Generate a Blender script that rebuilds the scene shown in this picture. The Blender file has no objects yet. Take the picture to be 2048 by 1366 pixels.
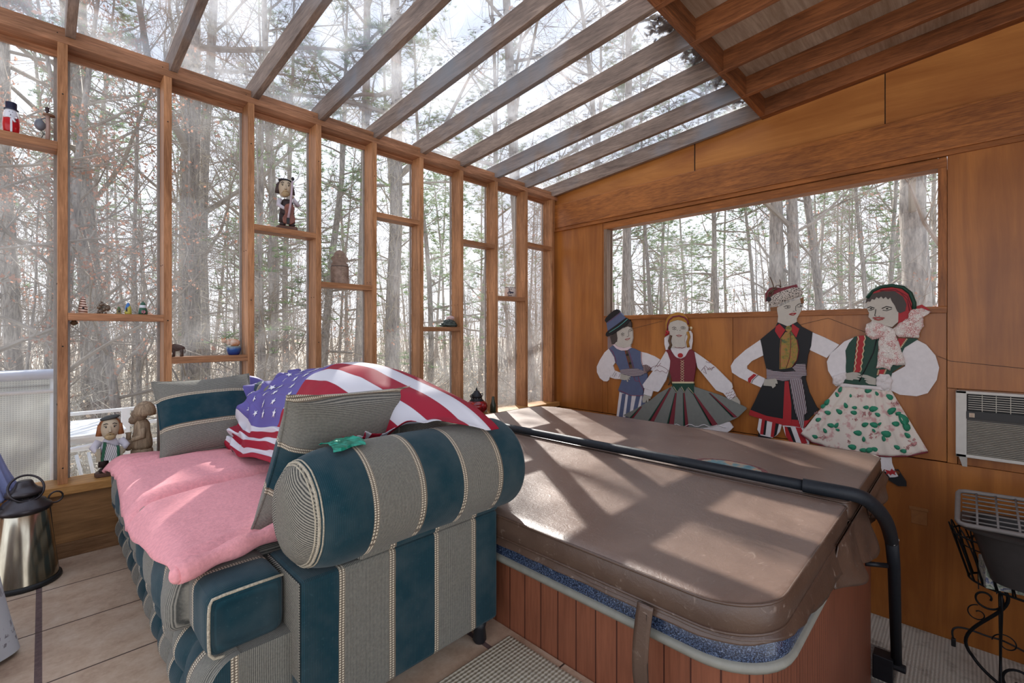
import bpy, bmesh, math, random
from mathutils import Vector, Matrix, noise as mnoise
sc = bpy.context.scene
COL = sc.collection
pi = math.pi

# ------------------------------------------------------------------ camera, sky, sun, exposure
YAW = 0.7773; F = 925.3; HCAM = 1.068; CY = 664.1
cam_d = bpy.data.cameras.new('camera'); cam = bpy.data.objects.new('camera', cam_d); COL.objects.link(cam)
cam.location = (0, 0, HCAM)
cam.rotation_euler = (pi/2, 0, YAW - pi/2)
cam_d.sensor_width = 36; cam_d.lens = F/2048*36; cam_d.shift_y = (CY-683)/2048
cam_d.clip_start = 0.02; cam_d.clip_end = 300
sc.camera = cam
sc.view_settings.view_transform = 'Standard'; sc.view_settings.look = 'None'
sc.view_settings.gamma = 1; sc.view_settings.use_curve_mapping = False
sc.view_settings.exposure = 0.58
sc.cycles.max_bounces = 7; sc.cycles.diffuse_bounces = 4; sc.cycles.glossy_bounces = 3
sc.cycles.transmission_bounces = 4; sc.cycles.transparent_max_bounces = 14
sc.cycles.caustics_reflective = False; sc.cycles.caustics_refractive = False
sc.cycles.sample_clamp_indirect = 6

w = bpy.data.worlds.new('sky'); sc.world = w; w.use_nodes = True
nt = w.node_tree; nt.nodes.clear()
wo = nt.nodes.new('ShaderNodeOutputWorld'); wb = nt.nodes.new('ShaderNodeBackground')
tc = nt.nodes.new('ShaderNodeTexCoord'); sx = nt.nodes.new('ShaderNodeSeparateXYZ'); cr = nt.nodes.new('ShaderNodeValToRGB')
nt.links.new(tc.outputs['Generated'], sx.inputs[0]); nt.links.new(sx.outputs['Z'], cr.inputs[0])
cr.color_ramp.elements[0].position = 0.0; cr.color_ramp.elements[0].color = (0.93, 0.95, 1.0, 1)
cr.color_ramp.elements[1].position = 0.75; cr.color_ramp.elements[1].color = (0.66, 0.78, 1.0, 1)
nt.links.new(cr.outputs[0], wb.inputs[0]); wb.inputs[1].default_value = 1.2
nt.links.new(wb.outputs[0], wo.inputs[0])

SUN = Vector((0.470, 0.667, 0.578))
ld = bpy.data.lights.new('sun', 'SUN'); ld.energy = 11.0; ld.angle = 0.009; ld.color = (1.0, 0.96, 0.90)
lo = bpy.data.objects.new('sun', ld); COL.objects.link(lo); lo.location = (6, 9, 9)
lo.rotation_euler = SUN.to_track_quat('Z', 'Y').to_euler()

# ------------------------------------------------------------------ helpers
def tag(o, label=None, cat=None, group=None, kind=None):
    if label: o['label'] = label
    if cat: o['category'] = cat
    if group: o['group'] = group
    if kind: o['kind'] = kind
    return o
def empty(name, loc=(0, 0, 0), rz=0, label=None, cat=None, group=None, kind=None):
    o = bpy.data.objects.new(name, None); COL.objects.link(o); o.location = loc; o.rotation_euler = (0, 0, rz)
    o.empty_display_size = 0.05
    return tag(o, label, cat, group, kind)

class MB:
    """collects shapes into one mesh"""
    def __init__(s): s.v = []; s.f = []; s.m = []; s.uv = None
    def add(s, vs, fs, mi=0):
        b = len(s.v); s.v += [tuple(v) for v in vs]; s.f += [tuple(b+i for i in f) for f in fs]; s.m += [mi]*len(fs); return s
    def box(s, a, b, mi=0):
        x0, y0, z0 = a; x1, y1, z1 = b
        return s.add([(x0,y0,z0),(x1,y0,z0),(x1,y1,z0),(x0,y1,z0),(x0,y0,z1),(x1,y0,z1),(x1,y1,z1),(x0,y1,z1)],
                     [(0,3,2,1),(4,5,6,7),(0,1,5,4),(1,2,6,5),(2,3,7,6),(3,0,4,7)], mi)
    def hexa(s, pts, mi=0):
        return s.add(pts, [(0,3,2,1),(4,5,6,7),(0,1,5,4),(1,2,6,5),(2,3,7,6),(3,0,4,7)], mi)
    def tube(s, path, r, n=8, mi=0, closed=False, caps=True):
        P = [Vector(p) for p in path]; L = len(P); rs = r if isinstance(r, (list, tuple)) else [r]*L
        vs = []; fs = []; up = None
        for i, p in enumerate(P):
            if closed: t = P[(i+1) % L] - P[i-1]
            else: t = P[min(i+1, L-1)] - P[max(i-1, 0)]
            if t.length < 1e-9: t = Vector((0, 0, 1))
            t.normalize()
            if up is None:
                up = Vector((0, 0, 1)) if abs(t.z) < .9 else Vector((1, 0, 0))
            a = t.cross(up)
            if a.length < 1e-6: a = t.cross(Vector((0, 1, 0)))
            a.normalize(); b = a.cross(t); b.normalize(); up = b
            for k in range(n):
                an = 2*pi*k/n; vs.append(p + (a*math.cos(an) + b*math.sin(an))*rs[i])
        m = L if closed else L-1
        for i in range(m):
            for k in range(n):
                i2 = (i+1) % L
                fs.append((i*n+k, i*n+(k+1) % n, i2*n+(k+1) % n, i2*n+k))
        if caps and not closed:
            fs.append(tuple(range(n))[::-1]); fs.append(tuple((L-1)*n+k for k in range(n)))
        return s.add(vs, fs, mi)
    def lathe(s, prof, c=(0, 0, 0), n=24, mi=0, sx=1, sy=1, axis='z', ripple=None):
        vs = []; fs = []; L = len(prof)
        for r, z in prof:
            for k in range(n):
                a = 2*pi*k/n; rr = r*(1 + (ripple(a, z) if ripple else 0))
                p = (rr*math.cos(a)*sx, rr*math.sin(a)*sy, z)
                if axis == 'x': p = (p[2], p[0], p[1])
                if axis == 'y': p = (p[1], p[2], p[0])
                vs.append((p[0]+c[0], p[1]+c[1], p[2]+c[2]))
        for i in range(L-1):
            for k in range(n): fs.append((i*n+k, i*n+(k+1) % n, (i+1)*n+(k+1) % n, (i+1)*n+k))
        fs.append(tuple(range(n))[::-1]); fs.append(tuple((L-1)*n+k for k in range(n)))
        return s.add(vs, fs, mi)
    def ball(s, c, r, n=16, mi=0, rot=None, m=10, jit=0, seed=0):
        rx, ry, rz = r if isinstance(r, (list, tuple)) else (r, r, r)
        vs = []; fs = []
        R = rot.to_matrix() if rot else None
        for i in range(m+1):
            th = pi*i/m
            for k in range(n):
                a = 2*pi*k/n
                d = Vector((math.sin(th)*math.cos(a), math.sin(th)*math.sin(a), math.cos(th)))
                j = 1 + (jit*mnoise.noise(d*2.5+Vector((seed, 0, 0))) if jit else 0)
                p = Vector((d.x*rx, d.y*ry, d.z*rz))*j
                if R: p = R @ p
                vs.append((p.x+c[0], p.y+c[1], p.z+c[2]))
        for i in range(m):
            for k in range(n): fs.append((i*n+k, (i+1)*n+k, (i+1)*n+(k+1) % n, i*n+(k+1) % n))
        return s.add(vs, fs, mi)
    def prism(s, pts, d, mi=0):
        """pts: 3-D polygon, d: extrusion vector (pts is the back, pts+d the front)"""
        n = len(pts); P = [Vector(p) for p in pts]; d = Vector(d)
        bm = bmesh.new(); vs = [bm.verts.new(p) for p in P]
        f = bm.faces.new(vs); f.normal_update(); r = bmesh.ops.triangulate(bm, faces=[f], ngon_method='EAR_CLIP')
        bm.verts.ensure_lookup_table(); bm.verts.index_update()
        tris = [tuple(v.index for v in q.verts) for q in bm.faces]; bm.free()
        allv = P + [p+d for p in P]
        fs = [t[::-1] for t in tris] + [tuple(i+n for i in t) for t in tris]
        fs += [(i, (i+1) % n, (i+1) % n + n, i+n) for i in range(n)]
        return s.add(allv, fs, mi)
    def grid(s, fn, nu, nv, mi=0, closed_u=False):
        vs = []; fs = []
        for i in range(nu+1):
            for j in range(nv+1): vs.append(fn(i/nu, j/nv))
        for i in range(nu):
            for j in range(nv):
                a = i*(nv+1)+j; fs.append((a, a+nv+1, a+nv+2, a+1))
        return s.add(vs, fs, mi)
    def build(s, name, mats, parent=None, smooth=False, bevel=0, solid=0, weld=0, sub=0, uvfn=None, fixn=False, auto=None):
        me = bpy.data.meshes.new(name); me.from_pydata(s.v, [], s.f)
        mats = mats if isinstance(mats, (list, tuple)) else [mats]
        for m in mats: me.materials.append(m)
        if len(mats) > 1: me.polygons.foreach_set('material_index', s.m)
        me.update()
        if fixn or weld:
            bm = bmesh.new(); bm.from_mesh(me)
            if weld: bmesh.ops.remove_doubles(bm, verts=bm.verts, dist=weld)
            bmesh.ops.recalc_face_normals(bm, faces=bm.faces); bm.to_mesh(me); bm.free()
        if smooth or auto is not None: me.polygons.foreach_set('use_smooth', [True]*len(me.polygons))
        if auto is not None: me.set_sharp_from_angle(angle=math.radians(auto))
        o = bpy.data.objects.new(name, me); COL.objects.link(o)
        if parent:
            o.parent = parent
        if bevel:
            b = o.modifiers.new('bevel', 'BEVEL'); b.width = bevel; b.segments = 2; b.limit_method = 'ANGLE'; b.angle_limit = 0.7
        if solid:
            b = o.modifiers.new('solid', 'SOLIDIFY'); b.thickness = solid; b.offset = 0
        if sub:
            b = o.modifiers.new('sub', 'SUBSURF'); b.levels = sub; b.render_levels = sub
        return o

def copy_tree(o, parent=None):
    c = o.copy(); COL.objects.link(c)
    if parent: c.parent = parent
    for ch in list(o.children): copy_tree(ch, c)
    return c

# ------------------------------------------------------------------ materials
class NT:
    def __init__(s, name):
        s.m = bpy.data.materials.new(name); s.m.use_nodes = True; s.t = s.m.node_tree; s.t.nodes.clear()
        s.out = s.n('ShaderNodeOutputMaterial'); s.b = s.n('ShaderNodeBsdfPrincipled'); s.l(s.b.outputs[0], s.out.inputs[0])
    def n(s, t, **k):
        q = s.t.nodes.new(t)
        for a, b in k.items(): setattr(q, a, b)
        return q
    def l(s, a, b): s.t.links.new(a, b)
    def val(s, sock, v):
        if hasattr(v, 'links') or hasattr(v, 'is_output'): s.l(v, sock)
        else: sock.default_value = v
    def math(s, op, a, b=None, c=None):
        q = s.n('ShaderNodeMath', operation=op); s.val(q.inputs[0], a)
        if b is not None: s.val(q.inputs[1], b)
        if c is not None: s.val(q.inputs[2], c)
        return q.outputs[0]
    def obj(s):
        return s.n('ShaderNodeTexCoord').outputs['Object']
    def sep(s, v):
        q = s.n('ShaderNodeSeparateXYZ'); s.l(v, q.inputs[0]); return q.outputs
    def mapping(s, v, scale=(1, 1, 1), loc=(0, 0, 0)):
        q = s.n('ShaderNodeMapping'); s.l(v, q.inputs[0]); q.inputs['Scale'].default_value = scale; q.inputs['Location'].default_value = loc
        return q.outputs[0]
    def noise(s, v, scale=5, detail=4, rough=.6, dist=0):
        q = s.n('ShaderNodeTexNoise'); s.l(v, q.inputs['Vector']); q.inputs['Scale'].default_value = scale
        q.inputs['Detail'].default_value = detail; q.inputs['Roughness'].default_value = rough; q.inputs['Distortion'].default_value = dist
        return q.outputs[0]
    def ramp(s, fac, stops, const=False):
        q = s.n('ShaderNodeValToRGB'); s.l(fac, q.inputs[0]); r = q.color_ramp
        if const: r.interpolation = 'CONSTANT'
        while len(r.elements) > 1: r.elements.remove(r.elements[-1])
        for i, (p, c) in enumerate(stops):
            e = r.elements[0] if i == 0 else r.elements.new(p)
            e.position = p; e.color = (*c, 1) if len(c) == 3 else c
        return q.outputs[0]
    def mix(s, fac, a, b, mode='MIX'):
        q = s.n('ShaderNodeMix', data_type='RGBA', blend_type=mode)
        s.val(q.inputs[0], fac)
        for i, v in ((6, a), (7, b)):
            if isinstance(v, tuple): q.inputs[i].default_value = (*v, 1) if len(v) == 3 else v
            else: s.l(v, q.inputs[i])
        return q.outputs[2]
    def bump(s, h, strength=.3, dist=.01):
        q = s.n('ShaderNodeBump'); s.l(h, q.inputs['Height']); q.inputs['Strength'].default_value = strength; q.inputs['Distance'].default_value = dist
        s.l(q.outputs[0], s.b.inputs['Normal']); return q
    def set(s, color=None, rough=None, metal=None, spec=None):
        if color is not None:
            if isinstance(color, tuple): s.b.inputs['Base Color'].default_value = (*color, 1)
            else: s.l(color, s.b.inputs['Base Color'])
        if rough is not None: s.val(s.b.inputs['Roughness'], rough)
        if metal is not None: s.b.inputs['Metallic'].default_value = metal
        if spec is not None: s.b.inputs['Specular IOR Level'].default_value = spec
        return s

_c = {}
def sr(r, g, b):
    f = lambda c: (c/255/12.92) if c/255 <= .04045 else ((c/255+.055)/1.055)**2.4
    return (f(r), f(g), f(b))
def flat(name, col, rough=.6, metal=0, var=.12, scale=30, bump=0, spec=.4, trans=0):
    if name in _c: return _c[name]
    t = NT(name); v = t.obj(); n = t.noise(v, scale, 3)
    dark = tuple(c*(1-var) for c in col); lite = tuple(min(1, c*(1+var)) for c in col)
    t.set(t.ramp(n, [(.3, dark), (.7, lite)]), rough, metal, spec)
    if bump: t.bump(n, bump, .004)
    if trans:
        tr = t.n('ShaderNodeBsdfTranslucent'); tr.inputs[0].default_value = (*lite, 1)
        mx = t.n('ShaderNodeMixShader'); mx.inputs[0].default_value = trans
        t.l(t.b.outputs[0], mx.inputs[1]); t.l(tr.outputs[0], mx.inputs[2]); t.l(mx.outputs[0], t.out.inputs[0])
    _c[name] = t.m; return t.m
def wood(name, c1, c2, axis='x', rough=.5, scale=1.0, knots=0, grain=.35, spec=.35, stain=None):
    t = NT(name); v = t.obj()
    s = {'x': (1.2, 14, 14), 'y': (14, 1.2, 14), 'z': (14, 14, 1.2)}[axis]
    oi = t.n('ShaderNodeObjectInfo'); add = t.n('ShaderNodeVectorMath', operation='ADD'); sc_ = t.n('ShaderNodeVectorMath', operation='SCALE')
    cx = t.n('ShaderNodeCombineXYZ'); t.l(oi.outputs['Random'], cx.inputs[0]); t.l(oi.outputs['Random'], cx.inputs[1]); t.l(oi.outputs['Random'], cx.inputs[2])
    t.l(cx.outputs[0], sc_.inputs[0]); sc_.inputs['Scale'].default_value = 37.0
    t.l(v, add.inputs[0]); t.l(sc_.outputs[0], add.inputs[1]); v2 = add.outputs[0]
    mp = t.mapping(v2, tuple(a*scale for a in s))
    n1 = t.noise(mp, 1.6, 6, .65, 1.2); n2 = t.noise(t.mapping(v2, tuple(a*scale*5 for a in s)), 2.5, 3, .6)
    n3 = t.noise(v2, 2.2, 3, .5)
    g = t.math('ADD', t.math('MULTIPLY', n1, 1-grain), t.math('MULTIPLY', n2, grain))
    g = t.math('ADD', g, t.math('MULTIPLY', t.math('SUBTRACT', n3, .5), .35))
    col = t.ramp(g, [(.34, c2), (.5, tuple((a+b)/2 for a, b in zip(c1, c2))), (.62, c1)])
    if stain:
        st = t.noise(v2, 1.1, 4, .6); col = t.mix(t.ramp(st, [(.5, (0, 0, 0)), (.68, (1, 1, 1))]), col, stain)
    t.set(col, rough, 0, spec); t.bump(g, .15, .004)
    return t.m

def glass_mat(name, dust, patch=.0, tint=(1, 1, 1), seed=0, rough=.02, gl=.5):
    t = NT(name); v = t.mapping(t.obj(), loc=(seed, seed*2, 0))
    tr = t.n('ShaderNodeBsdfTransparent'); tr.inputs[0].default_value = (*tint, 1)
    g = t.n('ShaderNodeBsdfGlossy'); g.inputs['Roughness'].default_value = rough
    fr = t.n('ShaderNodeFresnel'); fr.inputs['IOR'].default_value = 1.45
    m1 = t.n('ShaderNodeMixShader'); t.l(t.math('MULTIPLY', fr.outputs[0], gl), m1.inputs[0]); t.l(tr.outputs[0], m1.inputs[1]); t.l(g.outputs[0], m1.inputs[2])
    d = t.n('ShaderNodeBsdfDiffuse'); d.inputs[0].default_value = (.85, .85, .85, 1)
    tl = t.n('ShaderNodeBsdfTranslucent'); tl.inputs[0].default_value = (.9, .9, .92, 1)
    md = t.n('ShaderNodeMixShader'); md.inputs[0].default_value = .7; t.l(d.outputs[0], md.inputs[1]); t.l(tl.outputs[0], md.inputs[2])
    n = t.noise(v, 1.7, 5, .6, .6); n2 = t.noise(t.mapping(v, (9, 9, 2)), 3, 3, .7)
    a = t.math('MULTIPLY', t.ramp(n, [(.42, (0, 0, 0)), (.75, (1, 1, 1))]), patch)
    a = t.math('ADD', a, t.math('MULTIPLY', n2, dust*2)); a = t.math('MINIMUM', a, .8)
    m2 = t.n('ShaderNodeMixShader'); t.l(a, m2.inputs[0]); t.l(m1.outputs[0], m2.inputs[1]); t.l(md.outputs[0], m2.inputs[2])
    t.l(m2.outputs[0], t.out.inputs[0]); return t.m

def fabric_stripe(name, axis, off, rib_axis=None, seed=0, ribf=240):
    """upholstery: teal and heather bands with dotted trim lines; axis = coordinate the bands alternate along"""
    t = NT(name); v = t.obj(); x = t.sep(v); ia = 'xyz'.index(axis)
    s = x[ia]
    wob = t.noise(v, 4, 2); s = t.math('ADD', s, t.math('MULTIPLY', t.math('SUBTRACT', wob, .5), .006))
    p = .305
    f = t.math('FRACT', t.math('DIVIDE', t.math('SUBTRACT', s, off-100*p), p))
    teal = sr(26, 62, 72); teal2 = sr(17, 44, 53); gl, gd = sr(150, 146, 134), sr(74, 74, 70)
    rib = t.math('SINE', t.math('MULTIPLY', s, ribf*2*pi)); rib01 = t.math('MULTIPLY_ADD', rib, .5, .5)
    o = [i for i in range(3) if i != ia]
    other = t.math('ADD', x[o[0]], x[o[1]])
    dots = t.math('MULTIPLY_ADD', t.math('SINE', t.math('MULTIPLY', other, 150*2*pi)), .5, .5)
    nn = t.noise(v, 160, 2); big = t.noise(v, 7, 3)
    greyc = t.ramp(t.math('ADD', t.math('MULTIPLY', rib01, .65), t.math('MULTIPLY', nn, .45)), [(.25, gd), (.85, gl)])
    tealc = t.mix(t.math('MULTIPLY', rib01, .6), teal, teal2); tealc = t.mix(t.ramp(nn, [(.62, (0, 0, 0)), (.8, (.35, .35, .35))]), tealc, sr(70, 100, 106))
    trimbase = t.mix(t.math('MULTIPLY', nn, .7), sr(104, 90, 76), sr(132, 122, 106))
    # dotted cream lines inside the trim band
    ftl = t.math('PINGPONG', t.math('MULTIPLY', f, 1.0), 2.0)
    def line(c, wd): return t.math('LESS_THAN', t.math('ABSOLUTE', t.math('SUBTRACT', ftl, c)), wd)
    ln = t.math('MAXIMUM', t.math('MAXIMUM', line(.446, .008), line(.474, .008)), t.math('MAXIMUM', line(.958, .008), line(.985, .008)))
    ln = t.math('MULTIPLY', ln, t.math('GREATER_THAN', dots, .35))
    trimc = t.mix(ln, trimbase, sr(226, 214, 190))
    istr = t.ramp(f, [(0, (0, 0, 0)), (.426, (1, 1, 1)), (.498, (0, 0, 0)), (.944, (1, 1, 1))], True)
    iste = t.ramp(f, [(0, (0, 0, 0)), (.49, (1, 1, 1)), (.95, (0, 0, 0))], True)
    c = t.mix(iste, greyc, tealc); c = t.mix(istr, c, trimc)
    c = t.mix(t.math('MULTIPLY', t.ramp(big, [(.4, (0, 0, 0)), (.8, (1, 1, 1))]), .25), c, sr(120, 122, 118))
    t.set(c, .95, 0, .1)
    h = t.math('ADD', t.math('MULTIPLY', rib01, .7), t.math('MULTIPLY', ln, 1.2)); t.bump(h, .5, .0015)
    t.b.inputs['Sheen Weight'].default_value = .15
    return t.m

M = {}
M['post'] = wood('post_wood', sr(196, 140, 96), sr(128, 84, 50), 'z', .55)
M['plate'] = wood('plate_wood', sr(188, 134, 98), sr(122, 82, 54), 'x', .55)
M['sill'] = wood('sill_wood', sr(214, 162, 98), sr(158, 106, 52), 'x', .4)
M['shelf'] = wood('shelf_wood', sr(184, 130, 90), sr(122, 80, 50), 'x', .5)
M['rafter'] = wood('rafter_wood', sr(164, 142, 126), sr(104, 88, 78), 'y', .6, stain=sr(128, 132, 138))
M['rafter_in'] = wood('rafter_inner_wood', sr(160, 100, 60), sr(94, 54, 30), 'y', .55)
M['beamx'] = wood('cross_beam_wood', sr(160, 100, 60), sr(90, 52, 30), 'x', .55)
M['knee'] = wood('knee_panel_wood', sr(170, 124, 78), sr(112, 78, 44), 'x', .45, scale=.6)
M['base'] = wood('baseboard_wood', sr(176, 136, 98), sr(116, 82, 52), 'x', .5)
M['ply'] = wood('plywood', sr(184, 116, 52), sr(142, 82, 32), 'z', .36, scale=.22, spec=.5, grain=.15)
M['plyu'] = wood('plywood_upper', sr(198, 132, 68), sr(160, 96, 44), 'y', .42, scale=.2, spec=.4, grain=.15)
M['ledger'] = wood('ledger_wood', sr(186, 116, 56), sr(112, 62, 28), 'y', .38, grain=.45, spec=.5)
M['wtrim'] = wood('window_trim_wood', sr(180, 112, 58), sr(120, 70, 32), 'y', .4)
M['wtrimz'] = wood('window_trim_wood_upright', sr(180, 112, 58), sr(120, 70, 32), 'z', .4)
M['deck'] = wood('roof_deck_plywood', sr(196, 176, 156), sr(150, 126, 104), 'x', .7, scale=.4)
M['glass'] = glass_mat('window_glass', .028, .07)
M['glassroof'] = glass_mat('roof_glass', .038, .20, seed=3)
M['glassb'] = glass_mat('side_window_glass', .025, .05, seed=7)
M['black'] = flat('black_metal', (.012, .013, .016), .45, 0, .2, 40)
M['white'] = flat('white_paint', (.74, .73, .71), .55, 0, .05)
M['skin'] = flat('painted_skin', sr(196, 186, 174), .6, 0, .04)
M['red'] = flat('red_paint', sr(176, 34, 36), .5)
# ------------------------------------------------------------------ floors
XE = 1.18          # edge of the raised tiled floor
ZL = -0.77         # lower floor
def tile_mat():
    t = NT('floor_tile'); v = t.obj(); x, y, z = t.sep(v)
    def gl(c, off, wd, p=.357):
        f = t.math('FRACT', t.math('DIVIDE', t.math('ADD', c, off), p)); f = t.math('MINIMUM', f, t.math('SUBTRACT', 1.0, f))
        return t.math('LESS_THAN', f, wd)
    a = gl(y, -2.71+.357*20, .009); b = gl(x, .008+.357*20, .025)
    n = t.noise(v, 9, 5, .65); n2 = t.noise(v, 60, 3, .6)
    base = t.ramp(t.math('ADD', t.math('MULTIPLY', n, .75), t.math('MULTIPLY', n2, .25)), [(.32, sr(178, 146, 122)), (.5, sr(206, 178, 152)), (.68, sr(222, 200, 178))])
    c = t.mix(b, base, t.ramp(n2, [(.3, sr(96, 76, 74)), (.7, sr(120, 98, 94))])); c = t.mix(a, c, sr(84, 66, 56))
    t.set(c, t.math('ADD', .35, t.math('MULTIPLY', t.math('MAXIMUM', a, b), .4)), 0, .45)
    h = t.math('SUBTRACT', t.math('MULTIPLY', n2, .15), t.math('MAXIMUM', a, b)); t.bump(h, .5, .003)
    return t.m
M['tile'] = tile_mat()
fl = MB().box((-2.2, -1.8, -.12), (XE, 3.066, 0)).build('floor', M['tile']); tag(fl, kind='structure', label='tan ceramic tile floor with dark grout under the sofa')
conc = flat('lower_floor_concrete', sr(150, 146, 138), .9, 0, .3, 14)
f2 = MB().box((XE, -1.8, ZL-.1), (3.80, 3.3, ZL)).build('floor', conc); tag(f2, kind='structure', label='sunken lower floor around the hot tub')
rs = MB().box((XE-.02, -1.8, ZL), (XE, 3.066, -.12)).build('trim_1', M['knee']); tag(rs, kind='structure', label='riser board under the edge of the tiled floor')

# ------------------------------------------------------------------ glass wall (left)
YW = 3.066; SP = .4062; X0 = .052; PW = .0355; YG = 3.184; ZS = .343; ZP = 2.443; ZP2 = 2.479
def post_x(i): return X0 + SP*i
wl = empty('wall_left', (0, YW, 0), kind='structure', label='low panelled knee wall under the tall glass bays')
MB().box((-2.2, -.01, 0), (3.80, .10, ZS-.045)).build('knee_panel', M['knee'], wl)
MB().box((-2.2, .02, ZL), (3.80, .10, 0)).build('knee_panel', M['knee'], wl)
bb = MB().box((-2.2, YW-.03, 0), (.02-.0, YW-.01, .068)).box((.022, YW-.03, 0), (1.16, YW-.01, .068)).build('baseboard_left', M['base'], bevel=.002); tag(bb, kind='structure', label='light wood baseboard along the glass wall')
s1 = MB().box((-2.2, YW-.045, ZS-.042), (3.78, YG+.02, ZS)).build('trim_2', M['sill'], bevel=.003); tag(s1, kind='structure', label='long honey coloured sill under the glass bays')
tp = MB().box((-2.2, YW, ZP), (3.80, YG+.01, ZP2)).build('trim_3', M['plate'], bevel=.002); tag(tp, kind='structure', label='top plate over the posts of the glass wall')
bd = MB().box((-2.2, YG-.012, ZP-.028), (3.74, YG+.012, ZP)).build('trim_4', M['plate']); tag(bd, kind='structure', label='glass stop under the top plate')
nail = flat('nail_heads', (.03, .025, .02), .5, .5)
k = 5
for i in range(-5, 10):
    x = post_x(i)
    p = MB().box((x, YW, ZS), (x+PW, YG, ZP)).build('trim_%d' % k, M['post'], bevel=.0015)
    tag(p, kind='structure', label='upright post of the glass wall'); k += 1
    nl = MB()
    for zz in (.42, 1.0+.13*(i % 3), 2.2):
        nl.ball((x+PW*.5, YW, zz), .0035, 6, m=4)
        for yy in (.035, .075): nl.ball((x, YW+yy, zz+.3), .003, 6, m=4)
    nl.build('nail', nail, p)
zs = {0: 1.970, 1: 1.160, 2: .932, 3: 1.722, 4: 1.405, 5: 1.945, 6: 1.110, 7: 1.863, 8: 1.402, 9: 1.950}
for j in range(10):            # bay j lies left of post j
    xa, xb = post_x(j-1)+PW, post_x(j)
    z = zs[j]
    s = MB().box((xa, YW+.001, z-.036), (xb, YG-.008, z)).build('trim_%d' % k, M['shelf'], bevel=.0015)
    tag(s, kind='structure', label='small shelf rail between two posts of the glass wall'); k += 1
nwin = 1
for j in range(-4, 10):
    xa, xb = post_x(j-1)+PW-.008, post_x(j)+.008
    wn = empty('window_%d' % nwin, ((xa+xb)/2, YG, ZS), kind='structure', label='tall glass bay of the glass wall')
    hw = (xb-xa)/2
    MB().box((-hw, -.002, -.0), (hw, .002, ZP-ZS)).build('pane', M['glass'], wn)
    st = MB().box((-hw+.006, .003, 0), (-hw+.020, .014, ZP-ZS)).box((hw-.020, .003, 0), (hw-.006, .014, ZP-ZS)); st.build('glazing_strip', flat('grey_weathered_strip', sr(168, 160, 152), .7), wn)
    nwin += 1

# ------------------------------------------------------------------ roof
SL = .0911
def zr(y, base=2.482): return base + SL*(YW-y)
RD = .125
YB = 1.08          # start of the solid roof
YEND = -1.8
for i in range(-5, 10):
    x = post_x(i) + .027
    y0, y1 = YG+.03, YB
    def sl(mb, xa, xb, ya, yb, lo, hi):
        mb.hexa([(xa, yb, zr(yb)+lo), (xb, yb, zr(yb)+lo), (xb, ya, zr(ya)+lo), (xa, ya, zr(ya)+lo),
                 (xa, yb, zr(yb)+hi), (xb, yb, zr(yb)+hi), (xb, ya, zr(ya)+hi), (xa, ya, zr(ya)+hi)]); return mb
    r1 = sl(MB(), x, x+.036, y0, YB+.018, 0, RD).build('trim_%d' % k, M['rafter'], bevel=.002); tag(r1, kind='structure', label='weathered rafter under the glass roof'); k += 1
    r2 = sl(MB(), x, x+.036, YB+.018, YEND, 0, RD).build('trim_%d' % k, M['rafter_in'], bevel=.002); tag(r2, kind='structure', label='dark rafter under the solid roof'); k += 1
    xb = post_x(i+1)+.027 if i < 9 else 3.765
    # block on the plate between rafters
    b = MB().box((x+.036, YW+.034, ZP2), (xb, YW+.070, 2.532)).build('trim_%d' % k, M['plate']); tag(b, kind='structure', label='blocking on the top plate between rafters'); k += 1
    cb = sl(MB(), x+.036, xb, YB+.018, YB-.018, 0.002, RD).build('trim_%d' % k, M['beamx'], bevel=.001); tag(cb, kind='structure', label='cross blocking where the glass roof ends'); k += 1
    wn = empty('window_%d' % nwin, (x+.18, 2.1, zr(2.1)+RD), kind='structure', label='sloping glass pane of the roof'); nwin += 1
    g = MB(); ox, oy, oz = wn.location
    xe = xb+.018 if i < 9 else 3.80
    xs = x+.018
    za, zb = zr(YG+.16)+RD+.002, zr(YB)+RD+.002
    g.hexa([(xs-ox, YB-oy, zb-oz), (xe-ox, YB-oy, zb-oz), (xe-ox, YG+.16-oy, za-oz), (xs-ox, YG+.16-oy, za-oz),
            (xs-ox, YB-oy, zb-oz+.004), (xe-ox, YB-oy, zb-oz+.004), (xe-ox, YG+.16-oy, za-oz+.004), (xs-ox, YG+.16-oy, za-oz+.004)])
    g.build('pane', M['glassroof'], wn)
# rafter against the plywood wall
r1 = MB(); sl(r1, 3.765, 3.80, YG+.03, YB+.018, .02, RD).build('trim_%d' % k, M['rafter'], bevel=.002); tag(bpy.data.objects['trim_%d' % k], kind='structure', label='rafter against the plywood wall under the glass'); k += 1
r1 = MB(); sl(r1, 3.765, 3.80, YB+.018, YEND, .0, RD).build('trim_%d' % k, M['rafter_in'], bevel=.002); tag(bpy.data.objects['trim_%d' % k], kind='structure', label='rafter against the plywood wall under the solid roof'); k += 1
dk = MB(); sl(dk, -2.2, 3.9, YB, YEND, RD, RD+.03); dk = dk.build('ceiling', M['deck']); tag(dk, kind='structure', label='pale plywood roof deck above the rafters')

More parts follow.
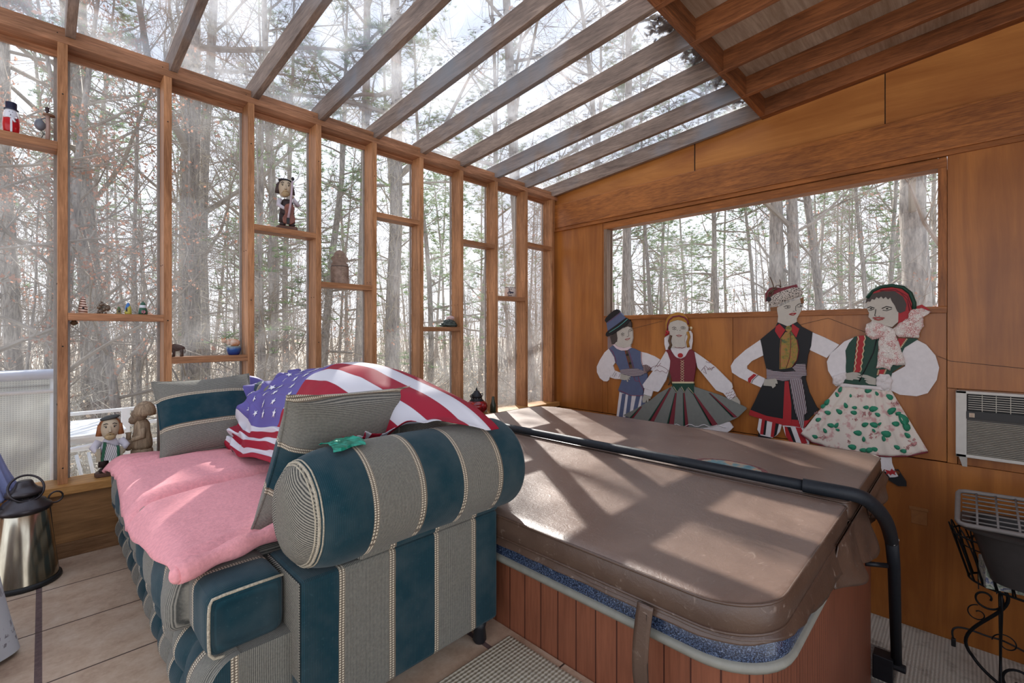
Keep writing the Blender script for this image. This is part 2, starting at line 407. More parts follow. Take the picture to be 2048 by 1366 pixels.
# pine needles and leaves caught on the roof glass beside the rafters
rnd = random.Random(4)
lit = MB()
for i in range(-1, 10):
    x = post_x(i) + .02
    n = 260 if i > 1 else 160
    for q in range(n):
        y = rnd.uniform(YB+.0, YG+.05) if rnd.random() < .72 else YB+.02+abs(rnd.gauss(0, .10))
        if i >= 0 and rnd.random() < .35: y = rnd.choice([2.4, 1.9, 1.5])+rnd.gauss(0, .12)
        if y > 3.2 or y < YB: continue
        xx = x - abs(rnd.gauss(0, .012)) - (.0 if q % 7 else rnd.uniform(0, .05))
        z = zr(y)+RD+.009+rnd.uniform(0, .008); a = rnd.uniform(-.6, .6)+pi/2; L = rnd.uniform(.02, .06)
        dx, dy = math.cos(a)*L, math.sin(a)*L; wd = .0012 if q % 6 else .007
        if q % 6 == 0: L *= .4; dx *= .4; dy *= .4
        lit.add([(xx, y, z), (xx+dx, y+dy, z+rnd.uniform(-.002, .012)), (xx+dx+wd, y+dy, z+rnd.uniform(0, .008)), (xx+wd*1.5, y, z+.001)], [(0, 1, 2, 3)])
for (cx, cy) in ((2.45, 1.2), (2.86, 1.19), (3.27, 1.17), (3.62, 1.17)):
    for q in range(240):
        x = cx+rnd.gauss(0, .07); y = max(YB+.01, cy+rnd.gauss(-.03, .06)); z = zr(y)+RD+.008+abs(rnd.gauss(0, .012)); a = rnd.uniform(0, 6.28); L = rnd.uniform(.012, .035)
        u = Vector((math.cos(a), math.sin(a), rnd.uniform(-.3, .3)))*L; v = Vector((-math.sin(a), math.cos(a), rnd.uniform(-.5, .5)))*L*.45; p = Vector((x, y, z))
        lit.add([p-u, p+v, p+u, p-v], [(0, 1, 2, 3)])
lo_ = lit.build('leaf_litter', flat('dry_leaf_litter', sr(92, 74, 60), .9, 0, .5, 60)); tag(lo_, 'dry pine needles and leaves caught on the glass roof beside the rafters', 'leaf litter', kind='stuff')

# ------------------------------------------------------------------ plywood wall (right)
XB = 3.80
wr = empty('wall_right', (XB, 1.0, ZL), kind='structure', label='honey brown plywood wall with a long window')
def panel(y0, y1, z0, z1, m, x=XB, th=.05, nm='plywood_panel', g=.0015):
    return MB().box((x-XB, y0-1.0+g, z0-ZL+g), (x-XB+th, y1-1.0-g, z1-ZL-g)).build(nm, m, wr, bevel=.001)
WY0, WY1, WZ0, WZ1 = .126, 2.452, 1.222, 2.052
panel(2.452, 2.51, .29, 2.15, M['ply']); panel(2.51, 3.30, .29, 2.15, M['ply'])
panel(1.31, 2.452, .29, WZ0, M['ply']); panel(.086, 1.31, .29, WZ0, M['ply'])
panel(.04, .086, .286, .734, M['ply']); panel(.086, .126, WZ0, 2.15, M['ply'])
panel(-1.8, .086, .734, 2.15, M['ply'], x=XB-.012)
panel(-1.8, 1.9, 0-.77, .286, M['ply']); panel(1.9, 3.30, -.77, .286, M['ply']); panel(-1.8, .04, .286, .734, M['ply'])
panel(WY0, WY1, WZ1, 2.15, M['ply'])
for a_, b_ in (((.051, -2.8, 0), (.07, -.874, 2.052-ZL)), ((.051, 1.452, 0), (.07, 2.30, 2.052-ZL)), ((.051, -.874, 0), (.07, 1.452, 1.222-ZL))): MB().box(a_, b_).build('backing', M['plyu'], wr)
def upanel(y0, y1, z0):
    m = MB()
    z_a, z_b = zr(y0)+RD, zr(y1)+RD
    m.hexa([(0, y0-1, z0-ZL), (.05, y0-1, z0-ZL), (.05, y1-1, z0-ZL), (0, y1-1, z0-ZL), (0, y0-1, z_a-ZL), (.05, y0-1, z_a-ZL), (.05, y1-1, z_b-ZL), (0, y1-1, z_b-ZL)])
    m.build('upper_panel', M['plyu'], wr)
upanel(1.611, 3.30, 2.15); upanel(.376, 1.611, 2.15); upanel(-1.8, .376, 2.15)
jm = flat('dark_joint', (.012, .008, .005), .9)
for y_, w_ in ((1.611, .004), (.376, .0025)): MB().box((-.0012, y_-1-w_, 2.15-ZL), (.0, y_-1+w_, zr(y_)+.02-ZL)).build('panel_joint', jm, wr)
lb = MB().box((XB-.038, YEND, 2.150), (XB, 3.12, 2.393)).build('trim_%d' % k, M['ledger'], bevel=.003); tag(lb, kind='structure', label='wide horizontal board above the long window'); k += 1
lb = MB().box((XB-.028, YEND, 2.118), (XB-.001, 3.12, 2.150)).build('trim_%d' % k, M['wtrim'], bevel=.002); tag(lb, kind='structure', label='narrow moulding under the wide board'); k += 1
lb = MB().box((XB-.05, 3.075, 2.12), (XB-.038, 3.095, 2.50)).build('trim_%d' % k, M['post']); tag(lb, kind='structure', label='corner strip where glass wall and plywood meet'); k += 1
wn = empty('window_%d' % nwin, (XB, (WY0+WY1)/2, WZ0), kind='structure', label='long horizontal window in the plywood wall'); nwin += 1
hy = (WY1-WY0)/2; hz = WZ1-WZ0
MB().box((.058, -hy, 0), (.062, hy, hz)).build('pane', M['glassb'], wn)
def wb(a, b, m, nm='window_frame'): return MB().box(a, b).build(nm, m, wn, bevel=.002)
wb((-.018, -hy-.040, -.040), (.09, hy+.034, 0), M['wtrim'], 'window_sill')
wb((-.018, -hy-.040, hz), (.09, hy+.034, hz+.060), M['wtrim'], 'window_head')
wb((-.018, -hy-.040, 0), (.09, -hy, hz), M['wtrimz'], 'window_jamb')
wb((-.018, hy, 0), (.09, hy+.034, hz), wood('grey_jamb_wood', sr(158, 132, 110), sr(110, 86, 70), 'z', .6), 'window_jamb')
# snow like mineral dust lying on the outer sill of the window
# wall scar: patched hole in the plywood
pm = flat('wood_filler', sr(150, 98, 54), .8)
po = MB().box((-.003, -.045, -.055), (.0, .03, .045)).box((-.006, -.05, .03), (.0, .04, .05)).build('outlet_patch', pm, None, bevel=.002); po.location = (XB-.0005, .215, .0)
po.parent = wr; po.location = (-.0005, .219-1, -.064-ZL)

bw_ = MB().box((1.9, YEND-.06, ZL), (3.86, YEND, 3.05)).build('wall_light_block', M['ply']); tag(bw_, kind='structure', label='unseen plywood wall added behind the camera to block light')  # unseen wall, added to block light from behind and darken the right corner
# ------------------------------------------------------------------ sofa
# bands: heather .568-.697, trim, teal .72-.856, trim (period .305) along X on the arms
SF = empty('sofa', (.70, 2.1, 0), label='green and grey striped sofa with rolled arms standing by the glass wall', cat='sofa')
def sofa_part(mb, name, m, **k):
    o = mb.build(name, m, None, **k); o.parent = SF; o.location = -Vector(SF.location); return o
fx = fabric_stripe('arm_stripe', 'x', .562)
fxr = fabric_stripe('roll_stripe', 'x', .625)
fy = fabric_stripe('front_stripe', 'y', 1.325)
fy2 = fabric_stripe('front_stripe_shifted', 'y', 1.325+.1525)
def rbox(mb, x0, x1, y0, y1, z0, z1, r, nu=8):
    """box rounded by clamping to an inner box"""
    c = []
    n = 14
    def P(p):
        q = Vector((min(max(p.x, x0+r), x1-r), min(max(p.y, y0+r), y1-r), min(max(p.z, z0+r), z1-r)))
        d = p-q
        if d.length > 1e-9: d = d.normalized()*r
        return q+d
    def face(o, a, b, na, nb):
        o, a, b = Vector(o), Vector(a), Vector(b)
        mb.grid(lambda u, v: P(o+a*u+b*v), na, nb)
    dx, dy, dz = x1-x0, y1-y0, z1-z0
    N = lambda d: max(8, int(d/.02))
    face((x0, y0, z0), (0, dy, 0), (dx, 0, 0), N(dy), N(dx)); face((x0, y0, z1), (dx, 0, 0), (0, dy, 0), N(dx), N(dy))
    face((x0, y0, z0), (dx, 0, 0), (0, 0, dz), N(dx), N(dz)); face((x0, y1, z0), (0, 0, dz), (dx, 0, 0), N(dz), N(dx))
    face((x0, y0, z0), (0, 0, dz), (0, dy, 0), N(dz), N(dy)); face((x1, y0, z0), (0, dy, 0), (0, 0, dz), N(dy), N(dz))
    return mb
def heather_mat():
    t = NT('heather_cloth'); v = t.obj(); x, y, z = t.sep(v)
    yy = t.math('ABSOLUTE', t.math('SUBTRACT', y, 1.30)); s_ = t.math('ADD', z, t.math('MULTIPLY', yy, .55))
    rib = t.math('MULTIPLY_ADD', t.math('SINE', t.math('MULTIPLY', s_, 950)), .5, .5); n = t.noise(v, 160, 2)
    t.set(t.ramp(t.math('ADD', t.math('MULTIPLY', rib, .65), t.math('MULTIPLY', n, .45)), [(.25, sr(66, 66, 64)), (.85, sr(158, 152, 138))]), .95, 0, .1); t.bump(rib, .5, .0015); return t.m
heather = heather_mat(); heather_v = fabric_stripe('heather_end', 'x', .325); wm0 = flat('cream_welt', sr(176, 166, 146), .9, 0, .35, 260)
AY0 = 1.172; AY1 = 1.41; BX = 1.120
def arm(y0, y1, cy, cz, R, sgn, nm):
    mb = MB().box((.447, y0, .07), (BX, y1, cz-R*.90)).box((.60, cy-R*.6, cz-R*.90), (BX, min(y1, cy+R*.6), cz))
    a = sofa_part(mb, 'arm', fx, bevel=.012)
    # roll
    def roll(u, v):
        xa, xe = .432, BX+.092
        t_ = u*2-1; x = xa + (xe-xa)*u; a_ = v*2*pi; k = 1.0
        if u < .25: ph_ = u/.25; x = xa+.15*(1-math.cos(ph_*pi/2)); k = math.sin(ph_*pi/2)**.5
        elif u > .88: ph_ = (1-u)/.12; x = xe-.035*(1-math.cos(ph_*pi/2)); k = .62+.38*math.sin(ph_*pi/2)
        else: x = xa+.15+(xe-.035-xa-.15)*(u-.25)/.63
        rr = R*k*(1+.010*math.sin(9*x+a_)+.012*(math.sin(a_*13)*max(0, (.53-x)/.1))*(1 if u < .25 else 0))
        return (x, cy+rr*math.cos(a_), cz+rr*math.sin(a_)*(1.0))
    U0 = .125
    m = MB().grid(lambda u, v: roll(U0+(1-U0)*u, v), 80, 60)
    fm_ = MB().grid(lambda u, v: roll(U0*u, v), 14, 60); sofa_part(fm_, 'arm_front', heather, smooth=True, weld=.0005)
    rg1 = MB()
    for uu in (U0, U0+.012, U0-.012): rg1.tube([roll(uu, v/40) for v in range(40)], .0022 if uu != U0 else .004, 6, closed=True)
    sofa_part(rg1, 'arm_front_piping', wm0, smooth=True)
    m.add([(BX+.095, cy, cz)]+[roll(1, v/24) for v in range(24)], [(0, i+1, (i+1) % 24+1) for i in range(24)])
    r = sofa_part(m, 'arm_roll', fxr, smooth=True, weld=.0005, sub=0)
    r.parent = SF
    return a
arm(AY0, AY1, 1.262, .589, .158, 1, 'near')
arm(2.80, 3.02, 2.93, .560, .118, -1, 'far')
# front post of the near arm
pz = MB().box((.4445, AY0+.002, .20), (.447, 1.40, .445)); sofa_part(pz, 'arm_facing', heather, bevel=.001)
# body block
bd_ = MB().box((.33, 1.30, .07), (BX, 3.0, .30)); sofa_part(bd_, 'base', fy)
# two bulging rows under the cushions
def row(z0, z1, x0, mat, y0=1.225, y1=3.02, ph=0, name='front_roll'):
    h = z1-z0; R = h/2*1.06; NU, NV = 240, 18
    def f(u, v):
        y = y0+(y1-y0)*u; a_ = -pi/2 + pi*v
        pf = abs(math.sin(pi*(y-1.325-ph-.075)/.1525))**.5
        e = min(u, 1-u)*(y1-y0); k = 1 if e > .03 else .80+.20*math.sqrt(max(0, 1-((.03-e)/.03)**2))
        depth = .090*k*(.74+.26*pf)
        return (x0+.090-depth*math.cos(a_), y, (z0+z1)/2+math.sin(a_)*R*(.94+.06*pf))
    m = MB().grid(f, NU, NV)
    for u in (0, 1): m.add([f(u, v/NV) for v in range(NV+1)]+[(.48, y0+(y1-y0)*u, z1), (.48, y0+(y1-y0)*u, z0)], [tuple(range(NV+3))], 1)
    m.add([(x0+.09, y0, z1), (x0+.09, y1, z1), (.48, y1, z1), (.48, y0, z1)], [(0, 1, 2, 3)])
    return sofa_part(m, name, [mat, heather_v], auto=50)
row(.160, .305, .240, fy2, ph=.1525); row(.018, .168, .252, fy)
# seat cushions: near one is L shaped round the arm
def cushion(y0, y1, mat, tail=None):
    mb = MB(); z0, z1 = .295, .450
    def f(x0, x1, ya, yb):
        r = .032
        rbox(mb, x0, x1, ya, yb, z0, z1, r)
    f(.232, .95, y0, y1)
    if tail: f(.266, .444, tail, y0+.06)
    o = sofa_part(mb, 'seat_cushion', mat, smooth=True)
    for v in o.data.vertices:          # crown
        c = v.co
        if c.z > .40:
            u = min(1, max(0, (c.x-.232)/.72)); q = min(1, max(0, (c.y-y0)/(y1-y0)))
            c.z += .018*math.sin(pi*u)**.6*math.sin(pi*q)**.5
        if c.x < .26 and c.y > 1.36: c.x -= .016*abs(math.sin(pi*(c.y-1.093)/.1525))**.6*min(1, max(0, (.425-c.z)/.05))
    return o
cm = fabric_stripe('cushion_stripe', 'y', 1.093)
cushion(1.43, 2.13, cm, tail=1.255); cushion(2.14, 2.80, cm, None); 
mb = MB(); rbox(mb, .236, .455, 2.78, 3.0, .295, .450, .032); sofa_part(mb, 'seat_cushion', cm, smooth=True)
wm = wm0
wel = MB()
lo1 = [(.279, 1.2565, .442), (.304, 1.256, .4445), (.36, 1.255, .4455), (.436, 1.2555, .4445)]
lo2 = [(.436, 1.2555, .299), (.36, 1.255, .298), (.304, 1.256, .299), (.283, 1.257, .303), (.274, 1.258, .315), (.2725, 1.258, .335), (.272, 1.258, .37), (.2725, 1.258, .41), (.274, 1.2575, .43)]
wel.tube(lo2+lo1, .0036, 8)
sofa_part(wel, 'piping', wm, smooth=True)
# back
def crest_(y):
    c_ = .740+.180*(1-math.exp(-max(0, y-1.15)/.18))
    c_ -= .032*math.exp(-((y-1.38)/.22)**2)
    if y > 1.95: c_ -= .155*((y-1.95)/.9)**1.3
    return c_
def bk(u, v):
    y = 1.27+(2.84-1.27)*u; a_ = pi*v
    top = crest_(y)-.04-.12*math.exp(-(y-1.27)/.07)
    x = .995-.13*math.cos(a_)
    return (x, y, .60+(top-.60)*math.sin(a_)**.7 if 0 < v < 1 else .60)
m = MB().grid(bk, 60, 20); m.box((.865, 1.27, .30), (1.12, 2.84, .605)); [m.add([bk(u_, q/20) for q in range(21)], [tuple(range(21))]) for u_ in (0, 1)]
sofa_part(m, 'backrest', fy, auto=50)
m = MB(); rbox(m, .80, .92, 1.42, 2.10, .44, .80, .05); sofa_part(m, 'back_cushion', fy, smooth=True)
m = MB(); rbox(m, .80, .92, 2.12, 2.80, .44, .80, .05); sofa_part(m, 'back_cushion', fy, smooth=True)
ft = MB().lathe([(.018, 0), (.024, .01), (.020, .05), (.026, .075)], (1.06, 1.20, 0), 12); sofa_part(ft, 'foot', M['black'], smooth=True)
ft = MB().lathe([(.018, 0), (.024, .01), (.020, .05), (.026, .075)], (1.06, 2.96, 0), 12); sofa_part(ft, 'foot', M['black'], smooth=True)

# ------------------------------------------------------------------ pink blanket
def bl(u, v):
    # u: 0 front edge .. 1 back ; v: 0 near .. 1 far
    yn = 1.372 + .03*math.sin(u*5) + .10*u; yf = 2.80+.18*min(1, max(0, (1-u)*1.6-.3))
    y = yn + (yf-yn)*v
    xe = .220 + .010*math.sin(v*9+1) + .016*math.exp(-v/.10); x = xe + (.86-xe)*u
    q = (y-1.43)/.70 if y < 2.135 else (y-2.14)/.66
    q = min(1, max(0, q)); crown = .018*math.sin(pi*min(1, max(0, (x-.232)/.72)))**.6*math.sin(pi*q)**.5
    z = .464 + crown
    seam = math.exp(-((y-2.05-.10*math.sin(u*2.5))/.022)**2); z -= .022*seam
    z += .007*math.exp(-((y-2.10-.10*math.sin(u*2.5))/.03)**2)
    for c_, a_, wd in ((2.60, .016, .030), (2.70, .018, .022), (2.80, .014, .02), (1.46, -.012, .018), (1.53, .006, .02), (2.16, .012, .03)):
        z += a_*math.exp(-((y-c_-.16*(u-.2))/wd)**2)*min(1, max(0, 1.2-u*1.6))
    z += .004*mnoise.noise(Vector((x*5, y*5, 0))) + .0022*mnoise.noise(Vector((x*19, y*19, 3)))
    if x < .285:
        t_ = (.285-x)/.06; z -= .042*min(1.2, t_)**2*(1-.8*math.exp(-v/.05)) + .004*math.sin(y*24)*t_; x -= .006*t_
    if v > .97: z -= .01
    return (x, y, z)
blm = flat('pink_fleece', sr(234, 160, 164), .95, 0, .10, 90, bump=.5, trans=0)
t_ = blm.node_tree.nodes
bk_ = MB().grid(bl, 90, 150)
bo = bk_.build('blanket', blm, smooth=True, solid=.012)
bo.data.name = 'blanket'
tag(bo, 'pink fleece blanket spread over the sofa seat', 'blanket')
hem = MB()
path = []
for i in range(40):
    u = i/39; x = .234 + (.86-.234)*u; p = bl(u, 0); path.append((x-.006, p[1]-.012-.012*math.sin(u*6), .486+.012*math.sin(pi*min(1, u*1.0))-.004))
hem.tube(path, [.024+.0035*math.sin(i*.9) for i in range(40)], 14)
hem.ball((path[0][0], path[0][1], path[0][2]-.0), (.016, .021, .021), 12)
hem.build('rolled_edge', blm, bo, smooth=True)

# ------------------------------------------------------------------ pillows
def pillow(name, c, u, v, wdt, hgt, th, mat, label, group=None):
    """u,v: unit axes of width and height"""
    u = Vector(u).normalized(); v = Vector(v); v = (v-u*v.dot(u)).normalized(); n = u.cross(v)
    mw = Matrix((( u.x, v.x, n.x, c[0]), (u.y, v.y, n.y, c[1]), (u.z, v.z, n.z, c[2]), (0, 0, 0, 1)))
    def side(s):
        def f(a, b):
            a = a*2-1; b = b*2-1
            pinch = 1-.07*(1-abs(a)**2)*(abs(b)**3)
            pinc2 = 1-.07*(1-abs(b)**2)*(abs(a)**3)
            x = a*wdt/2*pinc2; y = b*hgt/2*pinch
            t = max(0, (1-abs(a)**2.4))**.55*max(0, (1-abs(b)**2.4))**.55
            z = s*(th/2*t + .004) + .004*mnoise.noise(Vector((x*9, y*9, s*5)))*t
            return (x, y, z)
        return f
    m = MB().grid(side(1), 40, 40); m.grid(side(-1), 40, 40)
    o = m.build(name, mat, smooth=True, weld=.0004, fixn=True); 
    # closed rim
    o.matrix_world = mw
    m2 = MB(); pts = []
    for i in range(4*24):
        q = i/24; s_ = int(q); f_ = q-s_
        a, b = [(-1+2*f_, -1), (1, -1+2*f_), (1-2*f_, 1), (-1, 1-2*f_)][s_]
        p = side(0)((a+1)/2, (b+1)/2); pts.append((p[0], p[1], 0))
    m2.tube(pts, .0055, 6, closed=True); m2.build('seam', mat, o, smooth=True)
    tag(o, label, 'pillow', group); return o
pf = fabric_stripe('pillow_stripe', 'y', -.205)
TL, TR, BL, BR = Vector((.366, 2.84, .814)), Vector((.789, 2.84, .844)), Vector((.405, 2.66, .480)), Vector((.815, 2.64, .480))
cc = (TL+TR+BL+BR)/4
pillow('throw_pillow', cc, (TR-TL)+(BR-BL), (TL+TR)-(BL+BR), .425, .395, .15, pf, 'square striped throw pillow standing at the far end of the sofa beside the window')
TL, BL = Vector((.590, 1.400, .872)), Vector((.368, 1.515, .462)); TR = Vector((1.07, 1.51, .852)); BR = BL+(TR-TL)
cc = (TL+TR+BL+BR)/4
pf2 = fabric_stripe('pillow_stripe_b', 'y', -.215)
pillow('throw_pillow', cc, (TR-TL), (TL-BL), .53, .47, .20, pf2, 'striped throw pillow leaning against the near rolled arm of the sofa')

# ------------------------------------------------------------------ flag over the sofa back
FL, FH = 1.95, .98        # length along the sofa, hoist across it
def flag_pos(a, b):
    """a 0..1 near(fly) -> far(hoist); b 0..1 : top edge behind the back .. bottom edge on the seat side"""
    y = 1.150 + a*1.75
    crest = crest_(y)
    cr = min(1, max(0, (y-2.36)/.4))
    d = (b-.11)*FH*(1-.30*cr)
    d = min(d, .42+(d-.42)*.30)
    xc = .985+.16*max(0, 1.6-y)**1.3; R = .30
    if d < 0:
        th = d/R; x = xc + R*math.sin(-th)*.8; z = crest - R*(1-math.cos(th))
        if x > 1.10: x = 1.10+(x-1.10)*.2
    else:
        th = min(d/R, 1.0); x = xc - R*math.sin(th); z = crest - R*(1-math.cos(th))
        if d/R > 1.0:
            e = d-R; x -= e*.40; z -= e*.92
    if z < .49:
        ov = .49-z; z = .49+.012*math.sin(ov*60+y*9); x -= ov*.35
    # the fly end slides down the inner side of the near arm
    k_ = min(1, max(0, (d+.02)/.33)); y += .21*k_*max(0, 1-a*2.2)
    if y < 1.425:
        q = max(0, .172**2-(y-1.262)**2); top = .589+math.sqrt(q)
        z = max(z, top+.004) if y < 1.40 else z
    fold = .007*math.sin(38*(b*.9+.25*a)+6*mnoise.noise(Vector((a*6, b*4, 0))))*min(1, abs(b-.08)*4)
    fold += .010*mnoise.noise(Vector((a*9, b*7, 1.3)))
    fold += cr*(.095*mnoise.noise(Vector((a*14, b*6, 4)))+.034*math.sin(a*80+b*9))
    z += fold*.9 if d > -.05 else 0
    x -= (fold*.7 + cr*.06*mnoise.noise(Vector((a*11, b*9, 9)))) if d > 0 else 0
    z += .012 if d < .5 else .006
    return Vector((x, y, z))
def flag_mat():
    t = NT('flag_cloth'); uv = t.n('ShaderNodeUVMap').outputs[0]; x, y, z = t.sep(uv)
    s = t.math('MULTIPLY', y, 13.0); st = t.math('LESS_THAN', t.math('MODULO', s, 2.0), 1.0)
    red, wh, bl_ = sr(176, 34, 58), sr(232, 230, 236), sr(116, 106, 178)
    c = t.mix(st, wh, red)
    can = t.math('MULTIPLY', t.math('GREATER_THAN', x, .515), t.math('LESS_THAN', y, 7/13))
    c = t.mix(can, c, bl_)
    seam = t.math('LESS_THAN', t.math('ABSOLUTE', t.math('SUBTRACT', t.math('FRACT', s), .5)), .49)
    n = t.noise(t.obj(), 7, 3); c = t.mix(t.math('MULTIPLY', t.math('SUBTRACT', 1.0, seam), .4), c, sr(120, 60, 80))
    t.set(c, .55, 0, .3)
    tr = t.n('ShaderNodeBsdfTranslucent'); t.l(c, tr.inputs[0]); mx = t.n('ShaderNodeMixShader'); mx.inputs[0].default_value = .25
    t.l(t.b.outputs[0], mx.inputs[1]); t.l(tr.outputs[0], mx.inputs[2]); t.l(mx.outputs[0], t.out.inputs[0])
    return t.m
NA, NB = 170, 90
m = MB().grid(lambda u, v: flag_pos(u, v), NA, NB); NG = len(m.v)
def fl_frame(a, b):
    p = flag_pos(a, b); da = flag_pos(a+.004, b)-p; db = flag_pos(a, b+.004)-p
    n = da.cross(db); n.normalize()
    if n.z < 0: n = -n
    return p, n
for r in range(9):
    cnt = 6 if r % 2 == 0 else 5
    for c_ in range(cnt):
        aa = .515 + .485*((c_*2+1+(r % 2))/12.0); bb = (7/13)*(r+1)/10.0
        if bb < .02: continue
        pts = []
        cen, n = fl_frame(aa, bb)
        for q in range(10):
            R_ = .019 if q % 2 == 0 else .0078; an = pi/2+q*pi/5
            p, n2 = fl_frame(min(.999, aa+R_*math.cos(an)/1.75), min(1, bb-R_*math.sin(an)/FH)); pts.append(p+n2*.0022)
        m.add([cen+n*.0022]+pts, [(0, i+1, (i+1) % 10+1) for i in range(10)], 1)
fo = m.build('flag', [flag_mat(), flat('star_white', sr(238, 236, 240), .6, 0, .02)], smooth=True)
ul = fo.data.uv_layers.new(name='UVMap')
for p in fo.data.polygons:
    for li in p.loop_indices:
        vi = fo.data.loops[li].vertex_index
        if vi >= NG: continue
        ul.data[li].uv = ((vi//(NB+1))/NA, (vi % (NB+1))/NB)
tag(fo, 'american flag draped over the back of the striped sofa', 'flag')
so = fo.modifiers.new('solid', 'SOLIDIFY'); so.thickness = .0016
# scrap of green foil on the near arm
def foil(u, v):
    x = .545+.09*u+.012*math.sin(v*3); a_ = 1.35 + .55*v
    R_ = .166+.010*abs(mnoise.noise(Vector((u*4, v*4, 2))))+.006*u
    return (x, 1.262+R_*math.cos(a_+.05*math.sin(u*7)), .589+R_*math.sin(a_))
gf = MB().grid(foil, 10, 10).build('foil_scrap', flat('green_foil', sr(28, 138, 112), .22, .3, .15, 20), solid=.001); tag(gf, 'shiny green foil scrap lying on the near rolled arm of the sofa', 'scrap')
# ------------------------------------------------------------------ hot tub
TX0, TX1, TY0, TY1 = 1.182, 3.050, .345, 2.66
def rounded(x0, x1, y0, y1, rs, n=10):
    """outline counter-clockwise, rs radii at (x0,y0),(x1,y0),(x1,y1),(x0,y1)"""
    out = []
    for (cx, cy, a0, r) in ((x0+rs[0], y0+rs[0], pi, rs[0]), (x1-rs[1], y0+rs[1], 1.5*pi, rs[1]), (x1-rs[2], y1-rs[2], 0, rs[2]), (x0+rs[3], y1-rs[3], .5*pi, rs[3])):
        for i in range(n+1):
            a = a0+.5*pi*i/n; out.append((cx+r*math.cos(a), cy+r*math.sin(a)))
    return out
def subdiv(pts, step):
    out = []
    for i, p in enumerate(pts):
        q = pts[(i+1) % len(pts)]; d = math.dist(p, q); n = max(1, int(d/step))
        for k_ in range(n): out.append((p[0]+(q[0]-p[0])*k_/n, p[1]+(q[1]-p[1])*k_/n))
    return out
def offs(pts, d):
    out = []; n = len(pts)
    for i in range(n):
        a, b = Vector(pts[i-1]), Vector(pts[(i+1) % n]); t = (b-a); t = t.normalized() if t.length > 1e-9 else Vector((1, 0))
        out.append((pts[i][0]+t.y*d, pts[i][1]-t.x*d))
    return out
TUB = empty('hot_tub', (2.1, 1.5, ZL), label='square hot tub with reddish brown panelled cabinet and speckled blue rim', cat='hot tub')
def tp_(mb, name, m, par=TUB, **k):
    o = mb.build(name, m, None, **k); o.parent = par; o.location = -Vector(par.location); return o
ol = subdiv(rounded(TX0, TX1, TY0, TY1, (.14, .14, .14, .14)), .02)
def ring(loops, closed_top=False):
    m = MB(); n = len(loops[0]); vs = [p for L in loops for p in L]; fs = []
    for i in range(len(loops)-1):
        for j in range(n): fs.append((i*n+j, i*n+(j+1) % n, (i+1)*n+(j+1) % n, (i+1)*n+j))
    if closed_top: fs.append(tuple((len(loops)-1)*n+j for j in range(n)))
    return m.add(vs, fs)
def lp(o, z): return [(p[0], p[1], z) for p in o]
def cab_mat():
    t = NT('cabinet_panel'); v = t.obj(); x, y, z = t.sep(v)
    def g(c, off, p, wd):
        f = t.math('FRACT', t.math('DIVIDE', t.math('SUBTRACT', c, off-50*p), p)); f = t.math('MINIMUM', f, t.math('SUBTRACT', 1.0, f)); return t.math('LESS_THAN', f, wd)
    geo = t.n('ShaderNodeNewGeometry'); nx, ny, nz = t.sep(geo.outputs['Normal'])
    side = t.math('GREATER_THAN', t.math('ABSOLUTE', nx), .75)
    gy = t.math('MULTIPLY', g(y, .659, .0735, .03), side); gx = t.math('MULTIPLY', g(x, 1.35, .031, .05), t.math('SUBTRACT', 1.0, side))
    gr = t.math('MAXIMUM', gy, gx)
    n = t.noise(t.mapping(v, (30, 30, 2)), 3, 4, .6); n2 = t.noise(v, 3, 3)
    c = t.ramp(t.math('ADD', t.math('MULTIPLY', n, .6), t.math('MULTIPLY', n2, .4)), [(.3, sr(112, 64, 44)), (.7, sr(152, 92, 66))])
    c = t.mix(gr, c, sr(70, 34, 24)); t.set(c, .5, 0, .35); t.bump(t.math('SUBTRACT', 1.0, gr), .5, .004); return t.m
tp_(ring([lp(ol, ZL+.02), lp(ol, .256)]), 'cabinet', cab_mat(), auto=30)
tr_ = [offs(ol, d) for d in (0, .038, .044, .038, 0)]
tp_(ring([lp(o, z) for o, z in zip(tr_, (.246, .249, .261, .273, .277))]), 'trim_band', flat('grey_rubber_trim', sr(140, 138, 128), .45, 0, .08), auto=60)
def rim_mat():
    t = NT('speckled_acrylic'); v = t.obj(); n = t.noise(v, 260, 2, .7); n2 = t.noise(v, 120, 3, .6)
    c = t.ramp(n, [(.36, sr(26, 32, 48)), (.47, sr(58, 72, 98)), (.56, sr(80, 94, 120)), (.66, sr(150, 160, 178))], True)
    t.set(c, .22, 0, .6); return t.m
rl = [offs(ol, d) for d in (.032, .034, .022, 0, -.06, -.14)]
tp_(ring([lp(o, z) for o, z in zip(rl, (.272, .318, .334, .342, .343, .30))], True), 'rim', rim_mat(), auto=60)
# cover lying on the tub
def vinyl(name, a, b):
    t = NT(name); v = t.obj(); n = t.noise(v, 3.2, 5, .6, .5); n2 = t.noise(v, 90, 4, .7, 1.5); n3 = t.noise(v, 22, 4, .6, 2)
    c = t.ramp(n, [(.3, a), (.7, b)])
    c = t.mix(t.ramp(n3, [(.62, (0, 0, 0)), (.75, (.35, .35, .35))]), c, sr(196, 176, 160))
    t.set(c, t.math('MULTIPLY_ADD', n, .25, .24), 0, .6); t.bump(t.math('ADD', t.math('MULTIPLY', n2, .5), n3), .28, .004); return t.m
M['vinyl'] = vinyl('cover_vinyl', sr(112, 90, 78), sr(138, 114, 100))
M['vinyl2'] = vinyl('cover_skirt_shaded_side_vinyl', sr(72, 52, 42), sr(98, 76, 62))  # real skirt colour, also the painted shade on the cover's side walls
CV = empty('hot_tub_cover', (2.1, 1.5, .34), label='brown vinyl folding cover lying on the hot tub', cat='cover')
